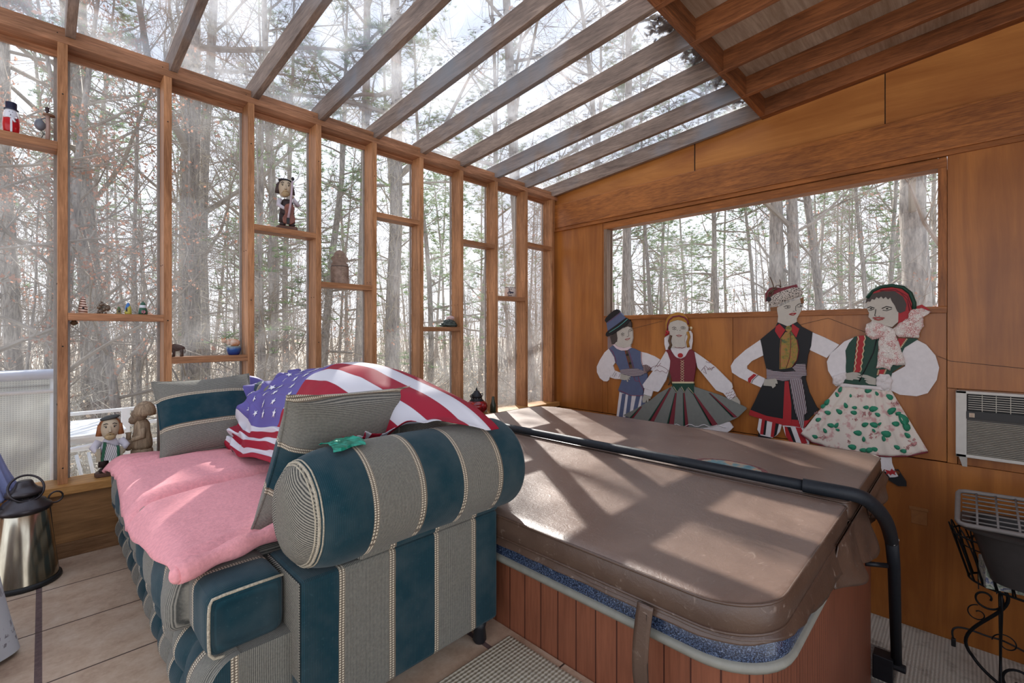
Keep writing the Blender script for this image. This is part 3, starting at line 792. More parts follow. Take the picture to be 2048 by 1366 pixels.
def slab(x0, x1, y0, y1, rs, ztop, fold_side):
    o = subdiv(rounded(x0, x1, y0, y1, rs), .025)
    loops = []
    for d, z in ((-.004, .345), (0, .352), (.002, .380), (0, .405), (-.006, ztop-.004), (-.018, ztop)): loops.append(lp(offs(o, d), z))
    m = ring(loops)
    # top as a slightly quilted surface
    cx, cy = (x0+x1)/2, (y0+y1)/2
    for s_ in (.93, .80, .6, .4, .2):
        L = []
        for p in offs(o, -.018):
            qx, qy = cx+(p[0]-cx)*s_, cy+(p[1]-cy)*s_
            L.append((qx, qy, ztop+.004*(1-s_)+.003*mnoise.noise(Vector((qx*3, qy*3, 1)))))
        loops.append(L)
    m = ring(loops, True)
    for i in range(4*len(o)): m.m[i] = 1  # painted shade: side faces get the darker vinyl, though same vinyl as the top
    return m, o
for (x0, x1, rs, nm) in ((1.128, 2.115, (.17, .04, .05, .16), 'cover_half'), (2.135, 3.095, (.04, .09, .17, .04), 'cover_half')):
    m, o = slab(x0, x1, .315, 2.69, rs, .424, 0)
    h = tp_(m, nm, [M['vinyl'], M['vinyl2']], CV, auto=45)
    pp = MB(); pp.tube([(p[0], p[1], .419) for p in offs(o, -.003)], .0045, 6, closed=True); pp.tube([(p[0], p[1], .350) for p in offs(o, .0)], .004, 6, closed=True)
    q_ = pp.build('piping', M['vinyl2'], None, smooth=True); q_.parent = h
# hanging skirt of the cover, one band around
sk = subdiv(rounded(1.130, 3.092, .312, 2.69, (.18, .10, .17, .17)), .02)
def skirt(z0, z1, d0, d1, seed):
    L = []
    for q in range(7):
        f = q/6; o2 = offs(sk, d0+(d1-d0)*f)
        row_ = []
        for i, p in enumerate(o2):
            w_ = .012*f*mnoise.noise(Vector((p[0]*4, p[1]*4, seed)))+.004*f*mnoise.noise(Vector((p[0]*17, p[1]*17, seed)))
            rt = max(0, min(1, (p[0]-1.22)/.8)) if p[1] < .6 else 0
            row_.append((p[0]*(1)+w_, p[1]+w_-.012*rt*f, z0+(z1-z0)*f-.085*rt*f))
        L.append(row_)
    return ring(L)
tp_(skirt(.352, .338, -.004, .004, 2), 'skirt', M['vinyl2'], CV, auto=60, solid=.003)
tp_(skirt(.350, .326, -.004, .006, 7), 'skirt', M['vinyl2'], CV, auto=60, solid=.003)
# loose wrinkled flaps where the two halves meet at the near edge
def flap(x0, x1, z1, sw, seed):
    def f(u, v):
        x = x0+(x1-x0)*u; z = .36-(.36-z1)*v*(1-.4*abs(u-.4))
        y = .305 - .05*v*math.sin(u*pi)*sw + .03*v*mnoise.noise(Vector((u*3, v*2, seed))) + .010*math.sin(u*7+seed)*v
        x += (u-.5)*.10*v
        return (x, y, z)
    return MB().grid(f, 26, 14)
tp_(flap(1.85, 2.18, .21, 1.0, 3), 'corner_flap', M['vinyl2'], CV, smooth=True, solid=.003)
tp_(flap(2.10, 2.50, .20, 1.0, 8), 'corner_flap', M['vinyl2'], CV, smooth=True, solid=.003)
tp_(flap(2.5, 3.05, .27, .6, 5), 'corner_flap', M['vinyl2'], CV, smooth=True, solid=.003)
# strap with buckle
st = MB()
def strap(u, v):
    z = .352-.33*v; x = 1.122-.010-.020*math.sin(v*pi*.9)+.02*v; y = .625-.045*u+.012*math.sin(v*3)-.004*v
    if v > .62: y = y*(1-(v-.62)*.8)+.60*(v-.62)*.8
    return (x, y, z)
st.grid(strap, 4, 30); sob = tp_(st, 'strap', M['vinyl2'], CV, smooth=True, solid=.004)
bu = MB().box((1.115, .585, -.02), (1.130, .625, .045)).box((1.108, .595, -.03), (1.118, .615, .02)); q_ = bu.build('buckle', flat('grey_buckle', sr(96, 104, 116), .4), None, bevel=.003); q_.parent = sob
stc = MB()
stc.tube([(1.1075, .597, .33), (1.100, .590, .20), (1.108, .590, .06)], .0009, 5)
q_ = stc.build('stitching', flat('dark_thread', (.02, .015, .012), .8), None); q_.parent = sob
# oval emblem
def emb_mat():
    t = NT('oval_emblem'); v = t.obj(); x, y, z = t.sep(v)
    dx = t.math('DIVIDE', t.math('SUBTRACT', x, 2.285), .112); dy = t.math('DIVIDE', t.math('SUBTRACT', y, .805), .165)
    r = t.math('SQRT', t.math('ADD', t.math('MULTIPLY', dx, dx), t.math('MULTIPLY', dy, dy)))
    n = t.noise(v, 14, 4, .6); inner = t.ramp(n, [(.35, sr(60, 116, 130)), (.48, sr(112, 148, 150)), (.56, sr(186, 152, 120)), (.7, sr(150, 104, 84))])
    nb = t.noise(v, 60, 2); border = t.ramp(nb, [(.4, sr(104, 48, 50)), (.6, sr(140, 90, 86))])
    c = t.mix(t.math('GREATER_THAN', r, .84), inner, border); t.set(c, .6); t.bump(nb, .4, .002); return t.m
el = [(2.285+.112*math.cos(a*2*pi/48), .805+.165*math.sin(a*2*pi/48), .4272) for a in range(48)]
tp_(MB().prism(el, (0, 0, .004)), 'emblem', emb_mat(), CV, bevel=.001)
# cover lifter
LF = empty('cover_lifter', (2.9, .24, -.6), label='black foam covered cover lifter bar lying across the hot tub cover', cat='cover lifter')
def lf(mb, name, m, **k): o = mb.build(name, m, None, **k); o.parent = LF; o.location = -Vector(LF.location); return o
foam = flat('black_foam', (.014, .018, .024), .55, 0, .15, 60, bump=.2)
path = [(2.10, 2.60, .452), (2.115, 2.0, .452), (2.13, 1.2, .453), (2.145, .46, .453)]
lf(MB().tube(path, .0215, 16), 'cross_bar', foam, smooth=True)
def bez(a, b, c_, d, n=14):
    a, b, c_, d = map(Vector, (a, b, c_, d)); return [a*(1-t)**3+b*3*t*(1-t)**2+c_*3*t*t*(1-t)+d*t**3 for t in [i/n for i in range(n+1)]]
def smooth_path(P, it=3):
    P = [Vector(p) for p in P]
    for _ in range(it):
        Q = [P[0]]
        for a, b in zip(P, P[1:]): Q += [a*.75+b*.25, a*.25+b*.75]
        P = Q+[P[-1]]
    return P
bend = smooth_path([(2.145, .47, .453), (2.155, .36, .452), (2.20, .288, .440), (2.27, .262, .395), (2.41, .250, .325), (2.59, .247, .225), (2.74, .248, .11)])
lf(MB().tube(bend, .027, 16), 'elbow', foam, smooth=True)
lf(MB().tube([bend[-1], (2.86, .250, -.05), (3.0, .252, -.60)], [.026, .025, .022], 14), 'lift_arm', foam, smooth=True)
lf(MB().tube([(3.04, .27, -.14), (3.03, .262, -.28), (3.05, .262, -.52)], [.012, .022, .018], 10), 'gas_strut', foam, smooth=True)
lf(MB().box((2.95, .262, -.68), (3.03, .343, -.56)).tube([(2.99, .215, -.60), (2.99, .30, -.60)], .02, 10), 'pivot_bracket', M['black'], bevel=.004)
lf(MB().tube([(2.74, .345, -.03), (2.80, .27, -.035)], .012, 8), 'stop_pin', M['black'], smooth=True)
tape = MB()
for i in range(3): tape.tube(bez(Vector(bend[-1])+Vector((-.028, -.01, .0-.006*i)), Vector(bend[-1])+Vector((-.01, -.035, .01)), Vector(bend[-1])+Vector((.02, -.03, .01)), Vector(bend[-1])+Vector((.028, 0, .012)), 8), .0016, 5)
tape.build('string', flat('white_string', (.6, .6, .58), .9), LF, smooth=True).location = -Vector(LF.location)

# ------------------------------------------------------------------ rugs
def rug_mat(name, a, b, sx, sy, dirt=.3, br=0):
    t = NT(name); v = t.obj(); x, y, z = t.sep(v)
    wx = t.math('MULTIPLY_ADD', t.math('SINE', t.math('MULTIPLY', x, sx*2*pi)), .5, .5); wy = t.math('MULTIPLY_ADD', t.math('SINE', t.math('MULTIPLY', y, sy*2*pi)), .5, .5)
    h = t.math('ADD', t.math('MULTIPLY', wy, .65), t.math('MULTIPLY', wx, .35)); n = t.noise(v, 8, 5, .65)
    c = t.mix(t.ramp(h, [(.25, (0, 0, 0)), (.6, (1, 1, 1))]), b, a)
    c = t.mix(t.ramp(n, [(.52, (0, 0, 0)), (.72, (dirt, dirt, dirt))]), c, sr(96, 84, 72)); t.set(c, .95, 0, .1); t.bump(h, .9, .004); return t.m
rg = MB().box((.20, -.6, .0), (1.148, 1.172-.03, .009)).build('rug', rug_mat('cream_woven_rug', sr(206, 198, 180), sr(164, 154, 132), 60, 75), bevel=.003)
tag(rg, 'cream ribbed woven mat on the tiles between sofa and hot tub', 'rug')
rg2 = MB().box((3.09, -1.5, ZL), (3.79, 2.2, ZL+.010)).build('rug', rug_mat('beige_mesh_rug', sr(206, 200, 186), sr(176, 168, 154), 62, 62, .6), bevel=.003)
tag(rg2, 'stained beige mesh rug on the lower floor between hot tub and plywood wall', 'rug')
dm = MB().grid(lambda u, v: (3.10+.30*u, .27+.5*v, ZL+.014+.004*mnoise.noise(Vector((u*9, v*9, 0)))), 16, 16).build('doormat', flat('grey_shag', sr(120, 114, 106), .95, 0, .5, 120, bump=.8), solid=.008); tag(dm, 'small grey shaggy mat on the rug behind the cover lifter', 'mat')

# ------------------------------------------------------------------ air conditioner
AC = empty('air_conditioner', (3.76, -.26, .53), label='white window air conditioner set in the plywood wall', cat='air conditioner')
def ac(mb, name, m, **k): o = mb.build(name, m, None, **k); o.parent = AC; o.location = -Vector(AC.location); return o
wp = flat('ac_white_plastic', sr(206, 202, 194), .45, 0, .04); gp = flat('ac_grille', sr(190, 184, 172), .5, 0, .05)
Y1, Y0_ = .048, -.55; Z0, Z1 = .345, .728; XF = 3.735
ac(MB().box((XF+.012, Y0_, Z0), (3.85, Y1, Z1)), 'housing', wp, bevel=.004)
fr = MB().box((XF, Y1-.046, Z0), (XF+.014, Y1, Z1)).box((XF, Y0_, Z1-.016), (XF+.014, Y1, Z1)).box((XF, Y0_, Z0), (XF+.014, Y1, Z0+.018)); ac(fr, 'front_frame', wp, bevel=.003)
ac(MB().box((XF+.009, Y0_, Z1-.115), (XF+.0125, Y1-.046, Z1-.016)), 'upper_vent_back', flat('dark_vent', (.02, .02, .02), .7))
for i in range(7): ac(MB().box((XF+.001, Y0_, Z1-.028-.0125*i), (XF+.010, Y1-.052, Z1-.0245-.0125*i)), 'louver', gp)
for q in range(6): ac(MB().box((XF, Y1-.11-.055*q, Z1-.112), (XF+.004, Y1-.107-.055*q, Z1-.018)), 'louver_bar', gp)
ac(MB().box((XF-.002, Y0_, Z1-.158), (XF+.013, Y1-.044, Z1-.116)), 'control_strip', flat('ac_black_strip', (.015, .014, .015), .3))
lg = MB().box((XF-.004, Y1-.078, Z1-.148), (XF-.002, Y1-.056, Z1-.124))
lg = ac(lg, 'badge', flat('silver_badge', sr(186, 170, 150), .35, .5))
bl_ = MB()
for q in range(4): bl_.box((XF-.0048, Y1-.075, Z1-.1465+.0058*q), (XF-.004, Y1-.059, Z1-.1445+.0058*q))
bq = bl_.build('badge_lines', flat('badge_red', sr(140, 90, 70), .5), None); bq.parent = lg
for i in range(20):
    z = Z0+.022+.0098*i
    ac(MB().hexa([(XF+.010, Y0_, z-.003), (XF+.013, Y0_, z-.003), (XF+.013, Y1-.048, z-.003), (XF+.010, Y1-.048, z-.003),
                  (XF-.001, Y0_, z+.003), (XF+.003, Y0_, z+.005), (XF+.003, Y1-.048, z+.005), (XF-.001, Y1-.048, z+.003)]), 'louver', gp)
ac(MB().box((XF+.011, Y0_, Z0+.016), (XF+.0135, Y1-.046, Z1-.158)), 'lower_vent_back', flat('vent_shadow', (.12, .11, .10), .7))
ac(MB().hexa([(3.77, .0, .285), (3.80, .0, .285), (3.80, .02, .285), (3.77, .02, .285), (3.74, .0, .345), (3.80, .0, .345), (3.80, .035, .345), (3.74, .035, .345)]), 'bracket', wp)

# ------------------------------------------------------------------ wrought iron planter stand, book box, laundry basket
iron = flat('wrought_iron', (.010, .012, .014), .45, .5, .2)
PX, PY = 3.40, -.29; PZ = ZL
PS = empty('planter_stand', (PX, PY, PZ), label='black wrought iron plant stand with scroll legs and wire basket top', cat='plant stand')
def ps(mb, name, m=iron, **k): o = mb.build(name, m, None, smooth=True, **k); o.parent = PS; o.location = -Vector(PS.location); return o
def oval(rx, ry, z, n=48): return [(PX+rx*math.cos(2*pi*i/n), PY+ry*math.sin(2*pi*i/n), z) for i in range(n)]
ps(MB().tube(oval(.20, .35, .02), .0045, 6, closed=True), 'basket_rim')
ps(MB().tube(oval(.15, .285, -.205), .0055, 6, closed=True).tube(oval(.185, .32, -.03), .003, 6, closed=True), 'basket_ring')
hoops = MB()
for i in range(26):
    a0, a1 = 2*pi*i/26, 2*pi*(i+1.15)/26; L = []
    for q in range(15):
        f = q/14; a = a0+(a1-a0)*f; h = math.sin(pi*f)**.55; k_ = h
        rx, ry = .15+(.205-.15)*k_, .285+(.36-.285)*k_
        L.append((PX+rx*math.cos(a), PY+ry*math.sin(a), -.205+.26*h))
    hoops.tube(L, .0036, 5)
for i in range(9): hoops.tube([(PX-.14, PY-.25+.0625*i, -.206), (PX+.14, PY-.25+.0625*i, -.206)], .0025, 5)
ps(hoops, 'basket_wire')
def spiral(c, r0, r1, a0, turns, ax, n=40):
    out = []
    for i in range(n+1):
        f = i/n; a = a0+turns*2*pi*f; r = r0+(r1-r0)*f
        out.append(Vector(c)+Vector((0, 1, 0))*ax[0]*r*math.cos(a)+Vector((1, 0, 0))*ax[1]*r*math.cos(a)+Vector((0, 0, 1))*r*math.sin(a))
    return out
for s_, dy in ((1, .17), (-1, -.17)):
    m = MB(); y = PY+dy
    m.tube(bez((PX-.02, y, -.21), (PX-.02, y-.10*s_-.02, -.32), (PX, y+.22*s_, -.48), (PX, y+.10*s_, -.62), 20), .0078, 7)
    m.tube(bez((PX, y+.10*s_, -.62), (PX, y+.03*s_, -.74), (PX, y-.16*s_, -.80), (PX, y-.16*s_, -.66), 20), .0078, 7)
    m.tube(spiral((PX, y-.07*s_, -.665), .085, .02, pi if s_ > 0 else 0, 1.4*s_, (1, 0)), .0065, 6)
    m.tube(spiral((PX, y+.05*s_, -.30), .07, .015, pi/2, 1.3*s_, (1, 0)), .005, 6)
    m.tube(spiral((PX, y+.08*s_, -.39), .045, .012, pi/2, -1.1*s_, (1, 0)), .003, 6)
    m.tube(spiral((PX, y-.02*s_, -.50), .05, .012, 0, 1.2*s_, (1, 0)), .003, 6)
    ps(m, 'leg')
    m = MB(); m.tube(bez((PX-.10, y, -.21), (PX-.18, y, -.40), (PX+.12, y, -.5), (PX-.08, y, -.70), 20), .0055, 7)
    m.tube(spiral((PX-.03, y, -.70), .06, .015, pi, 1.3, (0, 1)), .0045, 6); m.tube(bez((PX+.10, y, -.21), (PX+.16, y, -.40), (PX-.12, y, -.5), (PX+.10, y, -.765), 20), .0055, 7); ps(m, 'leg')
cord = MB().tube(bez((3.60, .055, -.66), (3.62, .09, -.55), (3.62, -.05, -.60), (3.64, -.10, -.60), 14) + bez((3.64, -.10, -.60), (3.68, -.2, -.60), (3.70, -.3, -.74), (3.72, -.9, -.745), 14)[1:], .005, 7).build('power_cord', M['black'], smooth=True)
tag(cord, 'black power cord hanging behind the plant stand', 'cord')
pl_ = MB().box((3.59, .045, -.70), (3.61, .065, -.655)).build('plug', M['black'], cord, bevel=.004)
# paper boxes in the basket
def box_mat():
    t = NT('printed_box'); n = t.noise(t.obj(), 22, 3, .6, 1.5)
    t.set(t.ramp(n, [(.3, sr(50, 62, 44)), (.43, sr(156, 168, 150)), (.52, sr(206, 204, 190)), (.62, sr(70, 86, 128)), (.75, sr(196, 196, 190))]), .5); return t.m
bxm = box_mat()
b1 = MB().box((-.05, -.10, 0), (.05, .10, .13)).build('box', bxm, bevel=.002); b1.location = (PX-.05, PY+.14, -.200); b1.rotation_euler = (0, 0, .25); tag(b1, 'upright printed carton in the wire basket', 'box')
b2 = MB().box((-.07, -.13, 0), (.07, .13, .055)).build('box', bxm, bevel=.002); b2.location = (PX-.05, PY-.11, -.200); b2.rotation_euler = (0, 0, .1); tag(b2, 'flat blue and white printed carton lying in the wire basket under the tub', 'box')
# dark grey plastic tub with a lighter slotted tray in it
gt = flat('dark_grey_plastic', sr(62, 58, 56), .5, 0, .08); lt = flat('light_grey_plastic', sr(130, 124, 120), .5, 0, .05)
LX, LY = 3.32, -.30
def rr(sx_, sy_, z, n=64, e=3.2):
    out = []
    for i in range(n):
        a = 2*pi*i/n; c_, s_ = math.cos(a), math.sin(a)
        out.append((LX+sx_*math.copysign(abs(c_)**(2/e), c_), LY+sy_*math.copysign(abs(s_)**(2/e), s_), z))
    return out
bt = empty('laundry_basket', (LX, LY, -.19), label='dark grey plastic laundry tub sitting on the wire plant stand', cat='basket')
o_ = ring([rr(.11, .20, -.150), rr(.125, .22, -.145), rr(.165, .29, .09), rr(.20, .335, .098), rr(.205, .34, .112), rr(.165, .29, .114), rr(.12, .215, -.135), rr(.02, .03, -.135)]).build('tub', gt, None, auto=40); o_.parent = bt; o_.location = -Vector(bt.location)
tr = empty('slotted_tray', (LX, LY, .12), label='light grey slotted plastic tray lying in the dark grey tub', cat='tray')
tm = MB()
def T(u, v): return Vector((LX-.165+.32*u, LY+.335-.56*v, .128+.085*u+.02*v))
q = [T(0, 0), T(0, 1), T(1, 1), T(1, 0)]
ro = []
for i in range(4):
    a, b = q[i-1], q[i]; c_ = q[(i+1) % 4]
    ro += [b+(a-b).normalized()*.03, b+(a-b).normalized()*.008+(c_-b).normalized()*.008, b+(c_-b).normalized()*.03]
tm.tube(ro, .011, 8, closed=True)
for i in range(1, 8): tm.tube([T(i/8, .03), T(i/8, .97)], .0042, 6)
for i in range(1, 8): tm.tube([T(.03, i/8), T(.97, i/8)], .0048, 6)
tm_ = tm.build('grid', lt, None, smooth=True); tm_.parent = tr; tm_.location = -Vector(tr.location)
# ------------------------------------------------------------------ painted plywood folk figures on the wall
cY, sY = math.cos(YAW), math.sin(YAW)
def on_wall(px, py, X=3.792):
    """point of the plywood wall plane seen at photograph position px,py"""
    u = (px-1024)/F; v = (CY-py)/F; r = (cY+u*sY, sY-u*cY, v); t = X/r[0]
    return Vector((X, r[1]*t, HCAM+r[2]*t))
class Cut:
    """a jigsaw-cut painted board: every colour area is a thin board of its own"""
    def __init__(s, label, ox, oy, sc_, anchor, X=3.799):
        s.o = (ox, oy, sc_); s.X = X
        s.root = empty('folk_cutout', on_wall(*anchor), label=label, cat='wall figure', group='painted folk dancers on the plywood wall')
        s.lv = 0; del s.root['group']
    def P(s, p, x): ox, oy, k_ = s.o; return on_wall(ox+p[0]/k_, oy+p[1]/k_, x)
    def area(s, name, pts, m, lv=0, th=.010, par=None, bevel=.0006):
        x = s.X-.0; d = th+.0016*lv
        mb = MB().prism([s.P(p, x) for p in pts], (-d, 0, 0))
        # prism front faces the room: polygons are flipped for +X extrusion
        o = mb.build(name, m, None, fixn=True, bevel=0)
        o.parent = par or s.root
        if not par: o.location = -Vector(s.root.location)
        return o
    def stroke(s, name, lines, m, wd=3, lv=6, par=None):
        mb = MB(); x = s.X-.010-.0016*lv
        for L in lines:
            w_ = wd
            if isinstance(L[0], (int, float)): w_, L = L[0], L[1:]
            mb.tube([s.P(p, x) for p in L], [w_/s.o[2]*.0025]*len(L), 5)
        o = mb.build(name, m, None, smooth=True); o.parent = par or s.root
        if not par: o.location = -Vector(s.root.location)
        return o
    def ellipse(s, name, c, rx, ry, m, lv=5, par=None, n=20, th=.010):
        return s.area(name, [(c[0]+rx*math.cos(2*pi*i/n), c[1]+ry*math.sin(2*pi*i/n)) for i in range(n)], m, lv, th, par)
pt = lambda n, c, **k: flat('paint_'+n, sr(*c), .55, 0, .05, **k)
P_white = pt('white', (226, 220, 220)); P_blue = pt('blue', (88, 98, 128)); P_black = pt('black', (22, 22, 26)); P_skin = pt('skin', (196, 188, 176))
P_skin2 = pt('skin2', (178, 172, 160)); P_dark = pt('dark', (40, 34, 34)); P_red = pt('red', (170, 36, 42)); P_dkred = pt('dkred', (122, 44, 54)); P_green = pt('green', (28, 66, 52))
P_grey = pt('grey', (124, 126, 120)); P_gold = pt('gold', (176, 124, 48)); P_brown = pt('brown', (96, 72, 52)); P_lip = pt('lip', (176, 92, 88)); P_teal = pt('teal', (96, 170, 160))
P_mauve = pt('mauve', (140, 118, 116)); P_hair = pt('hair', (70, 60, 56)); P_cream = pt('cream', (214, 196, 158)); P_navy = pt('navy', (40, 50, 78))
def stripes_cloth(vert=False):
    t = NT('woven_sash'); v = t.obj(); x, y, z = t.sep(v); n = t.noise(t.mapping(v, (1, 60, 60)), 4, 2)
    s = t.math('MULTIPLY_ADD', t.math('SINE', t.math('MULTIPLY', t.math('ADD', t.math('MULTIPLY', z, .15 if vert else 1.0), t.math('MULTIPLY', y, 1.0 if vert else .1)), 560)), .5, .5)
    t.set(t.ramp(t.math('ADD', t.math('MULTIPLY', s, .6), t.math('MULTIPLY', n, .4)), [(.2, sr(84, 70, 78)), (.42, sr(150, 116, 116)), (.6, sr(120, 128, 146)), (.8, sr(196, 186, 182))]), .9); t.bump(s, .3, .002); return t.m
P_sash = stripes_cloth(); P_sashv = stripes_cloth(True)

# --- man in the blue vest
c = Cut('cutout man in blue vest and tall brimmed hat, left end of the row', 1180, 600, 5.256, (1240, 830))
c.area('ribbons', [(190, 375), (262, 360), (268, 470), (215, 505), (192, 515)], P_mauve, 0)
c.area('pants', [(318, 950), (420, 985), (545, 990), (600, 1000), (600, 1300), (560, 1320), (540, 1290), (480, 1285), (440, 1292), (380, 1272), (300, 1260), (283, 1240), (300, 1090)], P_white, 0)
pr_ = c.root
c.area('shoes', [(300, 1255), (380, 1268), (440, 1290), (490, 1283), (520, 1300), (520, 1400), (300, 1400)], P_black, 0, th=.008)
for a, b, d_, e in ((345, 382, 305, 345), (410, 447, 376, 412), (497, 540, 440, 475), (560, 600, 520, 560)):
    c.area('pants_stripe', [(a, 985), (b, 985), (e, 1268), (d_, 1258)], P_blue, 2)
c.area('sleeve', [(205, 510), (160, 550), (110, 630), (78, 700), (80, 760), (110, 820), (150, 852), (185, 855), (205, 840), (210, 815), (262, 740), (248, 690), (272, 655), (265, 610), (240, 545)], P_white, 1)
c.area('sleeve', [(540, 545), (600, 558), (680, 590), (744, 628), (700, 690), (672, 745), (600, 735), (560, 700), (540, 640)], P_white, 1)
c.area('cuff', [(218, 812), (258, 738), (335, 768), (325, 830), (270, 828)], P_white, 2)
vs_ = c.area('vest', [(205, 510), (250, 475), (295, 515), (360, 535), (443, 505), (470, 510), (540, 545), (543, 640), (556, 700), (600, 760), (612, 790), (608, 850), (572, 920), (562, 1000), (520, 1007), (420, 1000), (320, 965), (305, 945), (340, 850), (330, 760), (300, 690), (272, 650), (262, 600)], P_blue, 3)
c.area('collar', [(250, 470), (262, 458), (300, 490), (370, 505), (430, 488), (443, 502), (400, 528), (340, 532), (290, 512)], pt('pinkwhite', (222, 200, 202)), 5)
c.area('button_band', [(372, 530), (405, 530), (460, 715), (425, 718)], P_brown, 4)
for p in ((402, 575), (430, 665)): c.ellipse('button', p, 13, 13, P_dark, 6)
c.stroke('vest_outline', [[(362, 505), (375, 560), (420, 715)], [(398, 505), (410, 540), (462, 715)], [(205, 512), (240, 545), (268, 620), (275, 655)], [(540, 548), (543, 640), (556, 700)], [(505, 805), (530, 880), (572, 960)], [(306, 948), (420, 1000), (520, 1007), (560, 1002)], [(460, 805), (475, 850), (515, 856)]], P_red, 3.2, 4, par=vs_)
c.area('neck', [(270, 458), (300, 488), (370, 503), (438, 486), (436, 440), (300, 420)], P_skin, 4)
fc = c.area('face', [(285, 345), (330, 305), (400, 262), (440, 272), (456, 325), (460, 400), (447, 455), (430, 478), (385, 495), (330, 480), (290, 440)], P_skin, 5)
c.area('hair', [(222, 385), (290, 335), (300, 400), (295, 440), (275, 440), (262, 468), (240, 462)], P_hair, 6)
c.area('hair', [(355, 300), (400, 250), (430, 215), (444, 240), (446, 292), (410, 278), (382, 287)], P_hair, 6)
c.stroke('face_lines', [[(405, 325), (403, 350), (410, 372), (392, 388)], [3.5, (325, 362), (340, 345), (360, 352)], [(328, 372), (345, 376), (360, 366)], [5, (335, 363), (350, 360)], [3.5, (405, 322), (425, 302), (447, 300)], [(412, 332), (430, 328), (447, 316)], [5, (424, 318), (438, 315)], [2, (385, 388), (400, 384)]], P_dark, 2.6, 6, par=fc)
c.stroke('lips', [[(366, 414), (385, 408), (400, 405), (422, 400)], [(372, 418), (395, 420), (418, 406)]], P_lip, 5, 5.8, par=fc)
c.area('hat', [(185, 238), (325, 128), (392, 190), (200, 335)], P_blue, 7)
c.area('hat_crown', [(168, 215), (178, 190), (215, 150), (262, 110), (295, 97), (320, 110), (327, 131), (185, 240)], P_black, 8)
c.area('hat_brim', [(178, 370), (192, 384), (250, 362), (330, 312), (400, 262), (434, 215), (412, 196), (392, 186), (300, 255), (205, 322), (183, 345)], P_black, 9)
c.stroke('hat_trim', [[7, (202, 342), (240, 318), (300, 280), (350, 240), (395, 200)]], P_teal, 7, 9)
c.stroke('hat_dots', [[5, (186+q*16, 238-q*12.5), (193+q*16, 232-q*12.5)] for q in range(9)], P_red, 5, 8)
sh = c.area('sash', [(328, 735), (400, 720), (500, 718), (582, 745), (602, 762), (540, 795), (460, 803), (380, 780), (338, 772)], P_sash, 7)
c.area('sash_fringe', [(568, 682), (600, 678), (625, 692), (655, 715), (640, 742), (600, 768), (578, 758)], P_mauve, 8)
c.stroke('fringe_lines', [[(585, 750), (580, 682)], [(590, 752), (605, 684)], [(594, 756), (628, 698)], [(598, 760), (650, 715)], [(600, 762), (648, 734)]], P_dark, 2.5, 9)
c.area('hand', [(333, 772), (400, 790), (437, 802), (434, 815), (418, 814), (430, 835), (420, 838), (408, 822), (412, 856), (402, 862), (392, 835), (380, 842), (325, 832)], P_skin2, 5)
c.stroke('cuff_lace', [[(232, 800), (262, 750)], [(250, 812), (275, 765), (282, 800)], [(300, 815), (315, 775)]], P_mauve, 2.5, 3.5)
# --- woman in the grey skirt
c = Cut('cutout woman with blond braids, red laced bodice and grey pleated skirt', 1300, 600, 4.88, (1365, 850), X=3.784)
def o2c(x, y): return ((x-1300)*4.88, (y-600)*4.88)
c.area('veil', [(145, 370), (180, 340), (400, 300), (418, 330), (420, 400), (408, 480), (160, 490), (146, 430)], P_white, 0)
sl1 = c.area('sleeve', [o2c(*p) for p in [(1333, 702), (1321, 722), (1309, 739), (1286.5, 769), (1289, 776), (1305, 781), (1317, 783.6), (1321, 780), (1333, 760), (1339, 741), (1343, 722), (1339, 706)]], P_white, 1)
cf = c.area('cuff', [o2c(1180+x/5.256, 600+y/5.256) for x, y in [(580, 930), (668, 955), (652, 1012), (622, 1005), (570, 995)]], P_white, 2)
c.area('hand', [o2c(1180+x/5.256, 600+y/5.256) for x, y in [(575, 990), (648, 1015), (640, 1040), (622, 1035), (620, 1072), (605, 1068), (604, 1045), (590, 1075), (562, 1078), (556, 1040)]], P_skin2, 2)
sl2 = c.area('sleeve', [(438, 505), (520, 560), (640, 650), (720, 730), (800, 810), (813, 850), (800, 872), (722, 908), (650, 880), (560, 770), (470, 660), (455, 600)], P_white, 1)
c.area('cuff', [(722, 908), (812, 868), (845, 935), (780, 977)], P_white, 2)
c.area('hand', [(790, 970), (847, 940), (880, 985), (888, 1035), (872, 1020), (862, 1000), (850, 1022), (835, 1005)], P_skin2, 1)
c.stroke('embroidery', [[(545, 600), (580, 615), (600, 590)], [(500, 690), (540, 640), (575, 680), (600, 665), (632, 655)], [(520, 700), (550, 720), (530, 660)], [(560, 680), (580, 660), (600, 685), (620, 650)], [(740, 920), (752, 905), (765, 915), (778, 898), (792, 905), (806, 888)], [(752, 945), (765, 928), (780, 938), (795, 920), (812, 930), (826, 908)], [(770, 965), (790, 950), (812, 955), (836, 925)]], P_dkred, 3, 2.2, par=sl2)
c.stroke('embroidery', [[(-20, 690), (20, 655), (60, 640), (100, 640), (150, 665), (180, 690)], [(45, 695), (70, 680), (95, 700), (120, 690), (160, 715), (175, 690)], [(85, 640), (105, 615)], [5, (70, 648), (80, 650)]], P_dkred, 3, 2.2, par=sl1)
bl1 = c.area('blouse', [(205, 470), (290, 462), (390, 475), (388, 515), (330, 565), (290, 575), (250, 548), (218, 500)], P_white, 2)
c.area('skirt_lace', [(0, 1210), (200, 1238), (400, 1250), (600, 1230), (720, 1195), (782, 1186), (818, 1240), (790, 1270), (760, 1290), (640, 1327), (520, 1322), (400, 1300), (150, 1262), (0, 1235)], P_white, 4)
c.stroke('lace_ruffle', [[6]+[(20+q*30, 1222+12*math.sin(q*1.4)+.02*q*q) for q in range(25)]], P_white, 6, 5)
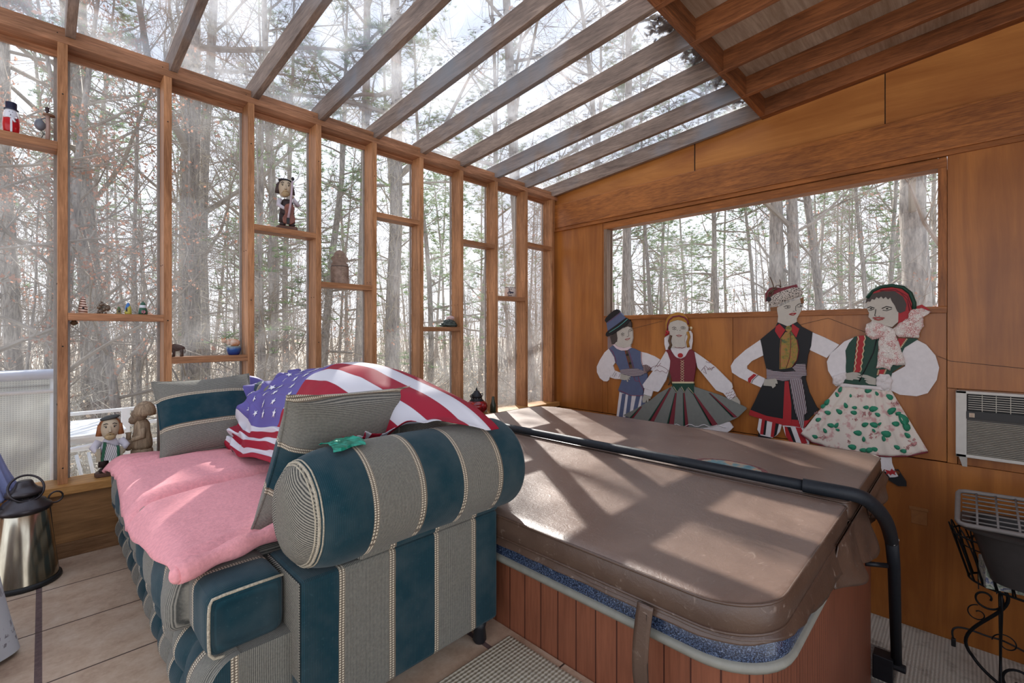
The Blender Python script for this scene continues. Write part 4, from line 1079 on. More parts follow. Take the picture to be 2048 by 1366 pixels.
sk_ = c.area('skirt', [(225, 838), (100, 905), (0, 985), (-130, 1060), (-253, 1122), (-170, 1152), (0, 1212), (200, 1245), (400, 1254), (560, 1242), (690, 1214), (800, 1174), (865, 1142), (948, 1062), (940, 1045), (850, 1000), (700, 930), (560, 885), (440, 845), (435, 812), (235, 812)], P_grey, 5)
for tip, a, b, y in (((210, 855), -15, 35, 1208), ((262, 905), 180, 240, 1244), ((340, 905), 350, 388, 1252), ((432, 905), 610, 675, 1218), ((590, 905), 822, 862, 1140), ((-75, 1038), -178, -148, 1148)):
    c.area('pleat', [(tip[0]-4, tip[1]), (tip[0]+8, tip[1]), (b, y), (a, y+4)], P_dkred, 6, par=sk_)
    c.area('pleat_edge', [(tip[0]-10, tip[1]), (tip[0]-4, tip[1]), (a+6, y+4), (a-16, y+2)] if a < 420 else [(tip[0]-10, tip[1]), (tip[0]-2, tip[1]), (a+6, y), (a-14, y+2)], P_green, 6, par=sk_)
c.area('waist_points', [(228, 812), (437, 812), (440, 905), (420, 910), (372, 850), (345, 900), (305, 845), (268, 898), (228, 842)], P_green, 7)
c.stroke('waist_piping', [[(230, 845), (266, 898)], [(306, 845), (338, 900)], [(372, 852), (425, 912)]], P_cream, 4.5, 7.5)
bd2 = c.area('bodice', [(160, 490), (203, 474), (228, 520), (262, 560), (310, 573), (352, 552), (385, 492), (402, 482), (438, 502), (456, 600), (450, 680), (432, 800), (228, 800), (200, 690), (206, 590), (182, 520)], P_dkred, 4)
c.area('waistband', [(224, 796), (434, 796), (434, 812), (228, 814)], P_cream, 6)
lac = []
for q in range(9): y = 588+q*25; lac += [[(298, y), (332, y+24)], [(332, y), (298, y+24)]]
c.stroke('lacing', lac, P_cream, 3.6, 4.6, par=bd2)
fc = c.area('face', [(186, 260), (205, 222), (240, 205), (275, 196), (320, 203), (365, 225), (384, 262), (376, 312), (352, 346), (346, 400), (356, 458), (290, 470), (220, 462), (222, 400), (214, 348), (192, 312)], P_skin, 5)
c.area('hair', [(168, 300), (160, 230), (175, 180), (210, 140), (270, 121), (330, 130), (370, 170), (387, 230), (382, 262), (362, 222), (318, 202), (275, 194), (238, 204), (204, 222), (186, 262)], P_gold, 6)
c.stroke('headband', [[14, (170, 290), (172, 240), (188, 195), (225, 165), (285, 155), (340, 172), (368, 205), (374, 240)]], P_dkred, 12, 6)
c.stroke('braid', [[24, (205, 345), (190, 400), (205, 440), (185, 478)]], P_brown, 20, 5); c.stroke('braid', [[22, (368, 310), (382, 360), (365, 410), (376, 462)]], P_gold, 20, 5)
c.stroke('flower', [[22, (160, 300), (172, 320)], [20, (182, 305), (165, 340)], [16, (150, 330), (160, 350)]], P_red, 18, 8)
c.stroke('flower', [[18, (395, 265), (410, 280)], [14, (405, 262), (400, 290)]], P_cream, 16, 8)
c.ellipse('brooch', (305, 540), 24, 22, P_red, 7)
c.stroke('necklace', [[(240, 458), (265, 468), (290, 465), (315, 470), (345, 460)]], P_dkred, 4, 6)
c.stroke('face_lines', [[3.4, (214, 272), (232, 262), (256, 270)], [(218, 284), (240, 290), (258, 282)], [5, (232, 279), (242, 278)], [3.4, (300, 268), (322, 258), (346, 268)], [(302, 280), (325, 284), (345, 278)], [5.5, (318, 272), (330, 272)], [2.5, (262, 298), (270, 292)], [2.5, (288, 300), (296, 296)]], P_dark, 2.6, 6, par=fc)
c.stroke('lips', [[6, (256, 346), (284, 342), (312, 346)], [5, (266, 354), (286, 359), (304, 353)]], P_lip, 5, 5.8, par=fc)
c.stroke('hair_ribbon', [[14, (190, 690), (185, 740), (200, 790), (180, 830)], [10, (205, 700), (198, 770), (212, 825)]], P_brown, 12, 1)
# --- man in the black coat
c = Cut('cutout man in long black coat with spotted fur hat and striped sash', 1460, 560, 4.017, (1570, 880), X=3.799)
c.area('boot', [(232, 1225), (332, 1262), (322, 1330), (215, 1330)], P_black, 0); c.area('boot', [(505, 1320), (570, 1312), (640, 1313), (645, 1380), (500, 1380)], pt('greyshoe', (112, 112, 118)), 0)
p1 = c.area('trouser', [(238, 1108), (300, 1120), (422, 1155), (402, 1220), (380, 1245), (345, 1266), (250, 1246), (223, 1200)], P_white, 1)
p2 = c.area('trouser', [(425, 1165), (600, 1180), (628, 1200), (640, 1318), (570, 1322), (505, 1322), (450, 1250)], P_white, 1)
c.area('trouser_stripe', [(262, 1115), (288, 1120), (272, 1240), (245, 1236)], P_red, 2, par=p1); c.area('trouser_stripe', [(286, 1120), (302, 1122), (288, 1244), (270, 1240)], P_black, 2.3, par=p1)
c.area('trouser_stripe', [(345, 1132), (372, 1140), (355, 1262), (330, 1258)], P_red, 2, par=p1); c.area('trouser_stripe', [(372, 1140), (398, 1148), (378, 1240), (357, 1258)], P_black, 2.3, par=p1)
c.area('trouser_stripe', [(442, 1175), (462, 1178), (520, 1318), (500, 1320), (452, 1250)], P_red, 2, par=p2); c.area('trouser_stripe', [(462, 1178), (490, 1180), (540, 1318), (520, 1318)], P_black, 2.3, par=p2); c.area('trouser_stripe', [(530, 1180), (575, 1185), (625, 1310), (580, 1315)], P_red, 2, par=p2)
ar = c.area('sleeve', [(250, 478), (130, 560), (40, 640), (10, 690), (20, 742), (80, 782), (160, 822), (262, 866), (284, 790), (220, 760), (140, 712), (140, 690), (180, 650), (276, 603)], P_white, 1)
c.area('sleeve', [(664, 420), (760, 460), (880, 520), (780, 626), (640, 560)], P_white, 1)
c.area('cuff_band', [(150, 790), (195, 752), (220, 762), (178, 800), (168, 826), (148, 815)], P_red, 2, par=ar)
c.stroke('cuff_line', [[3, (225, 765), (185, 800), (172, 828)]], P_dark, 3, 2, par=ar)
ct = c.area('coat', [(388, 338), (470, 375), (537, 333), (580, 375), (667, 420), (655, 530), (630, 600), (617, 700), (612, 800), (640, 900), (700, 1020), (718, 1035), (620, 1130), (430, 1160), (165, 1085), (160, 1060), (200, 980), (255, 860), (302, 780), (298, 720), (275, 620), (262, 540), (248, 478), (330, 410), (368, 380)], P_black, 3)
c.area('collar', [(375, 372), (402, 352), (450, 402), (405, 470), (366, 410)], P_red, 5, par=ct); c.area('collar', [(505, 350), (562, 392), (537, 462), (495, 407)], P_red, 5, par=ct)
c.area('front_band', [(445, 812), (475, 810), (498, 1000), (497, 1165), (428, 1165), (438, 950)], P_red, 5, par=ct)
c.area('hem', [(168, 1040), (300, 1090), (430, 1113), (428, 1162), (300, 1128), (158, 1082)], P_red, 4, par=ct); c.area('hem', [(495, 1118), (600, 1128), (650, 1120), (600, 1188), (495, 1168)], P_red, 4, par=ct)
gm = NT('painted_foliage_tie'); n_ = gm.noise(gm.obj(), 34, 4, .6); gm.set(gm.ramp(n_, [(.34, sr(70, 92, 60)), (.48, sr(146, 126, 52)), (.6, sr(176, 116, 66)), (.72, sr(130, 132, 70))]), .6)
ti = c.area('tie', [(452, 418), (500, 415), (540, 480), (554, 560), (541, 640), (500, 700), (440, 715), (403, 715), (405, 560), (412, 470)], gm.m, 6)
c.ellipse('tie_knot', (478, 392), 26, 24, gm.m, 7, par=ti); c.stroke('tie_lines', [[(484, 420), (488, 520), (480, 620), (450, 712)], [(412, 470), (405, 560), (403, 712)], [(540, 480), (553, 560), (540, 640), (500, 700)]], P_dkred, 3.5, 6, par=ti)
c.area('sash', [(300, 712), (360, 730), (440, 737), (520, 730), (602, 760), (560, 795), (430, 808), (302, 790)], P_sash, 7)
c.area('sash_tail', [(485, 800), (580, 788), (602, 900), (624, 1062), (602, 1080), (597, 1185), (575, 1180), (530, 1050), (508, 930)], P_sashv, 8)
c.area('sash_knot', [(508, 702), (540, 675), (612, 675), (620, 765), (570, 772)], P_sash, 9.5)
hd = c.area('hand', [(286, 795), (375, 790), (388, 815), (388, 832), (372, 830), (374, 850), (350, 868), (342, 852), (320, 850), (275, 846)], P_skin2, 8)
c.stroke('finger_lines', [[(335, 820), (362, 850)], [(350, 815), (374, 840)], [(322, 830), (345, 858)]], P_dark, 1.8, 7.2, par=hd)
fc = c.area('face', [(384, 222), (480, 180), (575, 148), (590, 190), (581, 240), (556, 285), (541, 310), (541, 337), (470, 374), (420, 352), (388, 340), (392, 292), (385, 250)], P_skin, 5)
c.area('hair', [(328, 222), (396, 212), (386, 262), (352, 262), (330, 250)], pt('reddish', (130, 84, 46)), 4); c.area('hair', [(568, 150), (592, 138), (596, 182), (578, 195)], pt('reddish', (130, 84, 46)), 6)
c.stroke('face_lines', [[3.2, (432, 216), (455, 205), (486, 210)], [(440, 226), (462, 230), (486, 218)], [5, (458, 218), (470, 217)], [3.4, (535, 206), (555, 192), (586, 190)], [(540, 216), (565, 218), (586, 206)], [5, (562, 208), (574, 206)], [2.4, (530, 208), (526, 235), (532, 250)], [2, (505, 250), (520, 252)]], P_dark, 2.4, 6, par=fc)
c.stroke('lips', [[6, (476, 276), (500, 268), (532, 268)], [5, (486, 280), (510, 282), (524, 272)]], P_red, 5, 5.8, par=fc)
c.area('hat', [(292, 175), (288, 110), (320, 68), (352, 58), (420, 66), (540, 36), (550, 62), (480, 110), (330, 160)], P_dkred, 6)
fm = NT('spotted_fur'); n_ = fm.noise(fm.mapping(fm.obj(), (1, 1, 1.6)), 95, 2, .5); fm.set(fm.ramp(n_, [(.40, sr(46, 40, 38)), (.48, sr(216, 204, 192)), (.9, sr(226, 216, 206))]), .95); fm.bump(fm.noise(fm.obj(), 500, 2), .8, .004)
fb = MB(); Lp = [(308, 190), (340, 172), (400, 142), (460, 118), (520, 100), (585, 92)]
def furp(u, v):
    i = min(int(u*5), 4); f_ = u*5-i; a, b = Lp[i], Lp[i+1]; px, py = a[0]+(b[0]-a[0])*f_, a[1]+(b[1]-a[1])*f_
    a_ = v*2*pi; e = math.sqrt(max(.0, 1-(abs(u*2-1))**6)); rr = (43*e)*(1+.07*mnoise.noise(Vector((u*30, v*14, 0))))
    q = c.P((px+rr*.25*math.cos(a_), py+rr*math.cos(a_)), 3.783); q.x -= .016*e*math.sin(a_); return q
fb.grid(furp, 60, 24); fo2 = fb.build('fur_band', fm.m, None, smooth=True); fo2.parent = c.root; fo2.location = -Vector(c.root.location)
c.stroke('feather', [[7, (340, 100), (350, 50), (335, 5), (320, -25)], [6, (360, 80), (372, 45), (395, 42), (405, 60)], [5, (410, 60), (405, 20), (398, -5)], [9, (320, 110), (345, 80), (380, 70)], [8, (300, 150), (310, 100), (345, 75)], [7, (330, 130), (350, 90)]], pt('feather', (104, 84, 68)), 7, 10)
c.ellipse('pompom', (322, 157), 20, 20, P_dark, 14)
# --- woman in the floral skirt
c = Cut('cutout woman in red headscarf with lace bow and green rose print skirt', 1600, 560, 3.253, (1730, 900), X=3.784)
c.area('leg', [(506, 1130), (595, 1130), (600, 1190), (622, 1245), (640, 1275), (600, 1285), (575, 1280), (535, 1240)], P_white, 0); c.area('leg', [(362, 1110), (455, 1122), (455, 1160), (362, 1150)], P_white, 0)
shq = c.area('shoe', [(533, 1243), (558, 1244), (585, 1282), (640, 1280), (652, 1250), (640, 1238), (600, 1235), (640, 1230), (692, 1310), (694, 1340), (640, 1338), (570, 1295)], P_black, 1)
c.area('shoe_bow', [(556, 1232), (590, 1240), (598, 1224), (612, 1240), (628, 1238), (618, 1255), (626, 1266), (602, 1258), (590, 1268), (580, 1256), (558, 1262), (566, 1248)], P_red, 3)
c.area('sleeve', [(760, 388), (690, 428), (662, 470), (686, 560), (580, 618), (578, 710), (650, 745), (760, 755), (832, 735), (890, 650), (906, 570), (882, 490), (822, 420)], P_white, 1)
c.area('sleeve', [(357, 372), (290, 400), (200, 480), (177, 530), (185, 590), (215, 640), (215, 672), (240, 692), (272, 672), (302, 630), (304, 560), (298, 465)], P_white, 1)
vt = c.area('vest', [(358, 368), (430, 360), (520, 385), (600, 385), (740, 378), (772, 384), (682, 440), (662, 482), (668, 555), (602, 600), (580, 690), (490, 692), (278, 668), (302, 640), (300, 560), (306, 500), (298, 460), (322, 410)], P_green, 3)
def strip(pts, edge):
    q = c.area('vest_strip', pts, P_red, 4.5, par=vt)
    for a, b in edge:
        L = [(a[0]+(b[0]-a[0])*i/12+(4 if i % 2 else -4), a[1]+(b[1]-a[1])*i/12) for i in range(13)]
        c.stroke('gold_braid', [L], P_cream, 4.5, 4.6, par=vt)
strip([(376, 364), (426, 360), (395, 600), (350, 598)], [((380, 366), (354, 598)), ((424, 362), (394, 600))])
strip([(640, 380), (692, 380), (655, 440), (640, 420)], [((696, 382), (655, 440))]); strip([(512, 583), (562, 580), (545, 618), (500, 618)], [((512, 584), (504, 618)), ((560, 582), (545, 618))])
c.stroke('vest_seam', [[(500, 380), (478, 470), (430, 570), (385, 660)]], P_black, 4, 3.5, par=vt)
for pts, ln in (([(300, 606), (345, 598), (372, 600), (398, 610), (396, 618), (370, 616), (402, 626), (398, 634), (368, 630), (392, 642), (384, 648), (350, 644), (345, 652), (294, 645)], 0), ([(398, 622), (412, 614), (440, 618), (497, 640), (496, 682), (450, 676), (428, 662), (432, 656), (452, 660), (420, 646), (424, 640), (446, 644), (404, 630)], 0)):
    c.area('hand', pts, P_skin2, 5)
ruf = flat('white_ruffle', sr(222, 214, 212), .9, 0, .06, 60, bump=.4)
def ruffle(name, pts, m, amp=9, lv=7, seed=0, n=26, h=.012):
    """puckered piece of cloth or lace over a polygon outline"""
    x = c.X-.010-.0016*lv; cx = sum(p[0] for p in pts)/len(pts); cy = sum(p[1] for p in pts)/len(pts)
    ring_ = []
    for i in range(len(pts)):
        a, b = pts[i-1], pts[i]
        for q in range(4): ring_.append((a[0]+(b[0]-a[0])*q/4, a[1]+(b[1]-a[1])*q/4))
    N_ = len(ring_); vs = []; fs = []; K = 9
    for k_ in range(K+1):
        f_ = k_/K
        for i, p in enumerate(ring_):
            s_ = 1-f_*.98; w_ = amp*.35*math.sin(i*1.9+seed)*(1-f_)**2
            px, py = cx+(p[0]-cx)*s_+w_, cy+(p[1]-cy)*s_+w_*.6
            v = c.P((px, py), x); v.x -= h*(math.sin(f_*pi*.5)**.6) + h*.8*mnoise.noise(Vector((px*.035, py*.035, seed)))+h*.35*mnoise.noise(Vector((px*.11, py*.11, seed))); vs.append(v)
    for k_ in range(K):
        for i in range(N_): fs.append((k_*N_+i, k_*N_+(i+1) % N_, (k_+1)*N_+(i+1) % N_, (k_+1)*N_+i))
    b = len(vs)
    for i, p in enumerate(ring_): vs.append(c.P(p, c.X-.004))
    for i in range(N_): fs.append((i, b+i, b+(i+1) % N_, (i+1) % N_))
    o = MB().add(vs, fs).build(name, m, None, smooth=True, fixn=True); o.parent = c.root; o.location = -Vector(c.root.location); return o
def lace_mat():
    t = NT('rose_lace'); v = t.obj(); vo = t.n('ShaderNodeTexVoronoi', feature='DISTANCE_TO_EDGE'); t.l(v, vo.inputs['Vector']); vo.inputs['Scale'].default_value = 110
    n = t.noise(v, 26, 2, .5)
    base = t.ramp(n, [(.46, sr(214, 200, 192)), (.56, sr(196, 134, 130))])
    cc_ = t.mix(t.ramp(vo.outputs[0], [(.04, (1, 1, 1)), (.12, (0, 0, 0))]), base, sr(240, 234, 226)); t.set(cc_, .9); t.bump(vo.outputs[0], .6, .003); return t.m
lace = lace_mat()
ruffle('cuff_ruffle', [(495, 640), (520, 612), (580, 614), (602, 650), (592, 712), (530, 714), (498, 690)], ruf, seed=2, lv=9)
ruffle('cuff_ruffle', [(210, 625), (300, 600), (302, 640), (272, 676), (245, 692), (218, 675)], ruf, seed=5, lv=8)
sc1 = c.area('headscarf', [(438, 118), (478, 75), (560, 45), (650, 46), (712, 80), (742, 145), (747, 175), (795, 160), (846, 195), (790, 205), (722, 200), (702, 252), (640, 290), (628, 150)], P_red, 4)
c.stroke('scarf_green_edge', [[15, (438, 118), (470, 70), (530, 44), (600, 36), (670, 48), (718, 85), (744, 150), (742, 190)]], P_green, 13, 4)
c.stroke('scarf_fold_lines', [[3, (470, 100), (560, 65), (650, 78), (700, 130), (712, 200)], [3, (520, 70), (620, 62), (700, 105), (726, 180)]], P_dkred, 3, 4.2)
fc = c.area('face', [(438, 145), (500, 108), (590, 112), (628, 150), (642, 200), (641, 272), (600, 307), (540, 292), (485, 280), (448, 240), (452, 215), (440, 190)], P_skin, 5)
c.area('hair', [(430, 150), (438, 112), (478, 90), (540, 74), (620, 75), (672, 110), (694, 160), (686, 202), (652, 217), (635, 205), (620, 168), (600, 140), (590, 115), (575, 128), (560, 110), (545, 124), (530, 108), (515, 122), (500, 112), (488, 130), (470, 124), (460, 142), (445, 140)], P_hair, 6.5)
c.stroke('face_lines', [[3.4, (438, 182), (458, 174), (484, 182)], [(442, 194), (462, 197), (482, 188)], [5.5, (456, 186), (468, 185)], [3.6, (532, 186), (562, 172), (598, 180)], [(538, 196), (565, 200), (598, 188)], [5.5, (560, 187), (574, 186)], [2.5, (493, 190), (490, 215), (486, 232), (496, 236)], [2.5, (512, 236), (520, 234)]], P_dark, 2.6, 6, par=fc)
c.stroke('lips', [[6, (474, 247), (510, 244), (550, 248)], [7, (484, 254), (510, 260), (540, 254)]], P_lip, 6, 5.8, par=fc)
ruffle('lace_collar', [(424, 330), (430, 290), (470, 268), (530, 285), (600, 315), (560, 350), (530, 375), (470, 390), (432, 360)], lace, seed=1, lv=8)
ruffle('lace_bow', [(600, 322), (650, 280), (700, 250), (718, 195), (790, 182), (856, 208), (800, 240), (806, 300), (782, 330), (772, 378), (700, 372), (640, 372)], lace, seed=3, lv=9, h=.016)
ruffle('lace_tail', [(535, 335), (575, 312), (612, 325), (650, 430), (690, 552), (640, 556), (600, 552), (585, 588), (540, 570), (498, 575), (508, 480), (512, 400)], lace, seed=4, lv=10, h=.014)
# gathered floral skirt: a relief of pleats over the board
o2 = [(268, 672), (320, 678), (400, 690), (500, 700), (582, 700), (602, 740), (640, 800), (720, 920), (832, 1115), (700, 1142), (560, 1145), (400, 1128), (200, 1092), (80, 1052), (3, 1000), (60, 930), (180, 790), (240, 700)]
top = [(262, 676), (582, 702)]; bot = [(3, 1000), (80, 1052), (200, 1092), (400, 1128), (560, 1145), (700, 1142), (832, 1115)]
def skp(u, v):
    tx, ty = top[0][0]+(top[1][0]-top[0][0])*u, top[0][1]+(top[1][1]-top[0][1])*u
    i = min(int(u*6), 5); f_ = u*6-i; bx, by = bot[i][0]+(bot[i+1][0]-bot[i][0])*f_, bot[i][1]+(bot[i+1][1]-bot[i][1])*f_
    px, py = tx+(bx-tx)*v, ty+(by-ty)*v
    q = c.P((px, py), 3.766); e = min(1, min(u, 1-u)*14)
    q.x += -.006*math.sin(u*46+2*math.sin(v*3))*(.4+.6*v)*e + (1-e)*.012 - .003*mnoise.noise(Vector((u*30, v*4, 0))); return q
def floral():
    t = NT('rose_print_cloth'); t.set(sr(226, 214, 202), .8); v = t.obj()
    n = t.noise(v, 24, 3, .5); t.set(t.ramp(n, [(.55, sr(226, 214, 202)), (.68, sr(206, 160, 156))])); return t.m
skm = MB().grid(skp, 130, 30)
def at_skirt(px, py):
    v = c.P((px, py), 3.766)
    # find u,v on the skirt by a short search
    best = None
    for i in range(0, 41):
        for j in range(0, 21):
            q = SKC[i][j]; d = (q.y-v.y)**2+(q.z-v.z)**2
            if best is None or d < best[0]: best = (d, q.x)
    return Vector((best[1]-.0042, v.y, v.z))
SKC = [[skp(i/40, j/20) for j in range(21)] for i in range(41)]
gl_, gd_ = flat('print_leaf_green', sr(50, 136, 104), .75, 0, .15, 50), flat('print_rose_pink', sr(196, 140, 138), .75, 0, .3, 90)
lv_ = rs_ = skm
def leafp(x, y, r, a):
    pts = []
    for q in range(10):
        an = 2*pi*q/10; rr = r*(1+.0*q); px, py = rr*math.cos(an), rr*.62*math.sin(an)*(1+.3*math.cos(an))
        pts.append(at_skirt(x+px*math.cos(a)-py*math.sin(a), y+px*math.sin(a)+py*math.cos(a)))
    lv_.add([at_skirt(x, y)]+pts, [(0, i+1, (i+1) % 10+1) for i in range(10)], 1)
for x, y, r, a in ((262, 712, 20, 2), (240, 745, 18, 1), (175, 795, 24, 2.2), (150, 820, 20, 2.5), (180, 862, 22, .3), (120, 908, 20, 2.8), (98, 1018, 20, .4), (298, 815, 20, 1.2), (255, 855, 24, .6), (330, 752, 12, 1.5),
                   (355, 830, 18, .1), (350, 862, 22, .2), (430, 828, 20, 0), (480, 838, 30, 3), (505, 875, 20, .5), (445, 720, 24, 3.0), (500, 738, 16, 1), (583, 760, 26, .6), (598, 850, 32, 2.6), (640, 868, 20, 2.8), (672, 905, 44, .9), (622, 935, 26, .2), (690, 950, 36, 1.0),
                   (200, 945, 24, .2), (238, 945, 20, 2.2), (245, 975, 14, .4), (162, 980, 18, 1), (375, 995, 28, .2), (425, 940, 24, 2.8), (480, 942, 28, .3), (520, 935, 14, 2.5), (415, 1035, 18, 1.5), (560, 1000, 34, .3), (545, 1030, 20, 1.2), (340, 1085, 28, .3), (410, 1108, 24, .1), (455, 1105, 28, 2.9), (485, 1100, 22, .4), (630, 1088, 22, .5), (672, 1112, 22, .1), (698, 1010, 24, .7), (480, 980, 14, 1)):
    leafp(x, y, r, a)
rq = random.Random(2)
for x, y, r in ((430, 870, 34), (480, 1005, 36), (360, 905, 18), (740, 1065, 46), (150, 1025, 26), (620, 800, 26), (380, 755, 16), (110, 870, 18), (320, 1050, 16), (700, 1090, 24)):
    for q in range(13):
        a, rr = rq.uniform(0, 6.28), r*rq.uniform(.15, 1); X_, Y_ = x+rr*math.cos(a), y+rr*math.sin(a)*.7; s_ = r*.26
        if not (20 < X_ < 800 and 700 < Y_ < 1128): continue
        b = rq.uniform(0, 3); pts = [at_skirt(X_+s_*math.cos(k_*pi/3)*math.cos(b)-s_*.4*math.sin(k_*pi/3)*math.sin(b), Y_+s_*math.cos(k_*pi/3)*math.sin(b)+s_*.4*math.sin(k_*pi/3)*math.cos(b)) for k_ in range(6)]
        rs_.add(pts, [(0, 1, 2, 3, 4, 5)], 2)
sko = skm.build('skirt', [floral(), gl_, gd_], None, smooth=True, solid=.0015); sko.parent = c.root; sko.location = -Vector(c.root.location)
c.stroke('hem_edging', [[6]+[(b[0]+0, b[1]+4) for b in bot]], P_dkred, 6, 6)
ruffle('waist_ruffle', [(262, 672), (420, 686), (584, 696), (584, 722), (420, 708), (256, 690)], ruf, seed=8, lv=9, h=.006)
# thin cord looping along the wall behind the figures and cobweb like string
wm_ = flat('thin_grey_wire', (.06, .05, .045), .6)
for L_, lb_ in (([(1255, 660, 3.793), (1325, 642, 3.793)], 'thin grey wire between the tall hat man and the window sill'), ([(1590, 652, 3.793), (1656, 636, 3.793), (1740, 668, 3.793)], 'thin grey wire hung from a nail between the two right hand figures'), ([(1875, 712, 3.785), (1900, 722, 3.783), (2048, 737, 3.783)], 'thin grey wire running right across the plywood above the air conditioner')):
    wq = MB().tube([on_wall(*q) for q in L_], .0012, 5).build('hanging_wire', wm_); tag(wq, lb_, 'wire')
# ------------------------------------------------------------------ things on the shelves and sill
fz = 0
def fig(name, x, z, label, cat='figurine', y=3.115, rz=0, group=None):
    return empty(name, (x, y, z), rz, label, cat, group)
def pc(root, mb, name, m, smooth=True, **k): return mb.build(name, m, root, smooth=smooth, **k)
porc = flat('white_porcelain', sr(214, 216, 224), .2, 0, .03); navy = flat('navy_glaze', sr(30, 34, 60), .25, 0, .05); redg = flat('red_glaze', sr(178, 22, 34), .22, 0, .06)
# snowman jar with top hat
r = fig('snowman_jar', -.098, 1.970, 'red and white snowman jar with a navy top hat on the top left shelf', 'figurine', 3.10, .05)
pc(r, MB().lathe([(.020, 0), (.026, .008), (.0285, .035), (.0275, .06), (.0235, .086), (.018, .105)], n=28), 'body', redg)
pc(r, MB().lathe([(.0262, .066), (.0250, .082), (.0222, .098), (.0175, .110), (.014, .112)], n=28), 'face', porc)
h = pc(r, MB().lathe([(.0, .106), (.024, .106), (.0245, .110), (.019, .111), (.0195, .140), (.0, .141)], n=28), 'hat', navy, False, bevel=.001)
b = MB().box((-.0035, -.0292, .002), (.0035, -.0240, .062)); pc(r, b, 'coat_trim', porc, False, bevel=.001)
b = MB(); b.tube([(-.022, -.016, .068), (-.008, -.0265, .070), (.004, -.028, .066), (.016, -.022, .068)], .0045, 8).tube([(.004, -.029, .064), (.012, -.030, .048)], .004, 8); pc(r, b, 'scarf', porc)
b = MB().ball((.010, -.0285, .056), (.004, .003, .006), 10); pc(r, b, 'bird', navy)
b = MB().ball((-.006, -.0238, .093), .0013, 6, m=4).ball((.004, -.0238, .092), .0013, 6, m=4).ball((-.002, -.026, .078), (.0015, .003, .003), 6, m=4); pc(r, b, 'face_dots', M['black'])
# bird ornament with post
bw = flat('whittled_brown_wood', sr(122, 92, 72), .7, 0, .25, 50); gb = flat('slate_grey_glaze', sr(106, 110, 118), .35, 0, .12, 30)
r = fig('bird_ornament', .012, 1.970, 'grey round bird ornament hanging on a small wooden post at the top left shelf', y=3.11, rz=-.1)
pc(r, MB().tube([(.008, 0, .006), (.008, 0, .125)], .0085, 12), 'post', flat('pale_post', sr(176, 150, 140), .7))
pc(r, MB().lathe([(.03, 0), (.03, .004), (.012, .006)], (.016, 0, 0), 18), 'base', bw)
pc(r, MB().lathe([(.022, 0), (.020, .006), (.0, .008)], (.012, 0, .124), 14), 'cap', bw); pc(r, MB().lathe([(.006, 0), (.004, .008), (.009, .014), (.006, .022), (.009, .028), (.0, .034)], (.006, 0, .132), 10), 'finial', flat('dark_finial', sr(58, 44, 48), .6))
b = MB().ball((-.018, -.004, .072), (.020, .020, .027), 18, jit=.05); bo_ = pc(r, b, 'bird', gb); pc(r, MB().tube([(-.018, -.004, .098), (-.004, -.002, .108), (.006, 0, .112)], .003, 6), 'hook', gb)
pc(r, MB().tube([(-.012, -.006, .047), (-.006, -.006, .030), (-.012, -.006, .012)], .0016, 5).tube([(-.004, -.006, .046), (-.002, -.006, .028)], .0014, 5), 'tail', M['black'])
# row of small things on the second bay shelf
z1 = 1.160
r = fig('bell_figurine', .143, z1, 'small orange and cream banded bell figurine, leftmost on the low shelf')
bm_ = NT('orange_band'); v = bm_.obj(); x, y, z = bm_.sep(v); s_ = bm_.math('MULTIPLY_ADD', bm_.math('SINE', bm_.math('ADD', bm_.math('MULTIPLY', z, 520), bm_.math('MULTIPLY', x, 60))), .5, .5); bm_.set(bm_.ramp(s_, [(.2, sr(74, 60, 52)), (.3, sr(206, 116, 78)), (.75, sr(224, 206, 192))]), .4)
pc(r, MB().lathe([(.015, 0), (.0175, .004), (.017, .026), (.013, .044), (.0095, .066), (.0085, .074), (.0, .078)], n=22), 'body', bm_.m); pc(r, MB().ball((0, 0, .080), .005, 10), 'knob', flat('dusty_rose', sr(196, 140, 128), .5)); pc(r, MB().ball((.0, -.0165, .026), (.005, .003, .005), 8, m=5), 'emblem_dot', M['black'])
pb = flat('pewter_brown', sr(112, 98, 84), .3, .4, .25, 40)
r = fig('pebble_monkey_figurine', .215, z1, 'lumpy pewter brown figurine of rounded stones, second on the low shelf')
b = MB()
for q in ((-.008, 0, .012, .013, .011, .012), (-.012, -.002, .032, .012, .011, .009), (-.004, -.002, .046, .012, .010, .010), (.006, 0, .024, .010, .010, .014), (-.016, -.003, .004, .007, .008, .005), (-.004, -.004, .004, .008, .008, .005), (.012, 0, .005, .006, .007, .005), (-.004, 0, .060, .005, .005, .006), (.018, 0, .028, .010, .009, .009)): b.ball(q[:3], q[3:], 14, m=8, jit=.08)
pc(r, b, 'stones', pb); pc(r, MB().tube([(-.002, 0, .056), (.010, 0, .046), (.024, 0, .038), (.027, 0, .026), (.018, 0, .014)], [.005, .007, .007, .005, .003], 10), 'arm', pb)
r = fig('cone_house', .278, z1, 'tiny green topped cone house, the shortest thing on the low shelf', y=3.112)
pc(r, MB().lathe([(.0095, 0), (.010, .004), (.0085, .022), (.004, .036), (.0, .040)], n=16), 'cone', flat('mottled_tan_green', sr(140, 128, 84), .5, 0, .4, 60)); pc(r, MB().lathe([(.0090, .020), (.0045, .036), (.0, .0415)], n=16), 'roof', flat('moss_green', sr(88, 110, 74), .5)); pc(r, MB().prism([(-.003, -.0098, .008), (.003, -.0098, .008), (.003, -.0085, .016), (0, -.0075, .022), (-.003, -.0085, .016)], (0, -.001, 0)), 'door', M['black'], False)
r = fig('cone_house', .315, z1, 'small blue and yellow cone house beside the green topped one on the low shelf', y=3.112)
yb = NT('blue_yellow'); v = yb.obj(); x, y, z = yb.sep(v); g_ = yb.math('MULTIPLY_ADD', yb.math('SINE', yb.math('MULTIPLY', x, 900)), .5, .5)
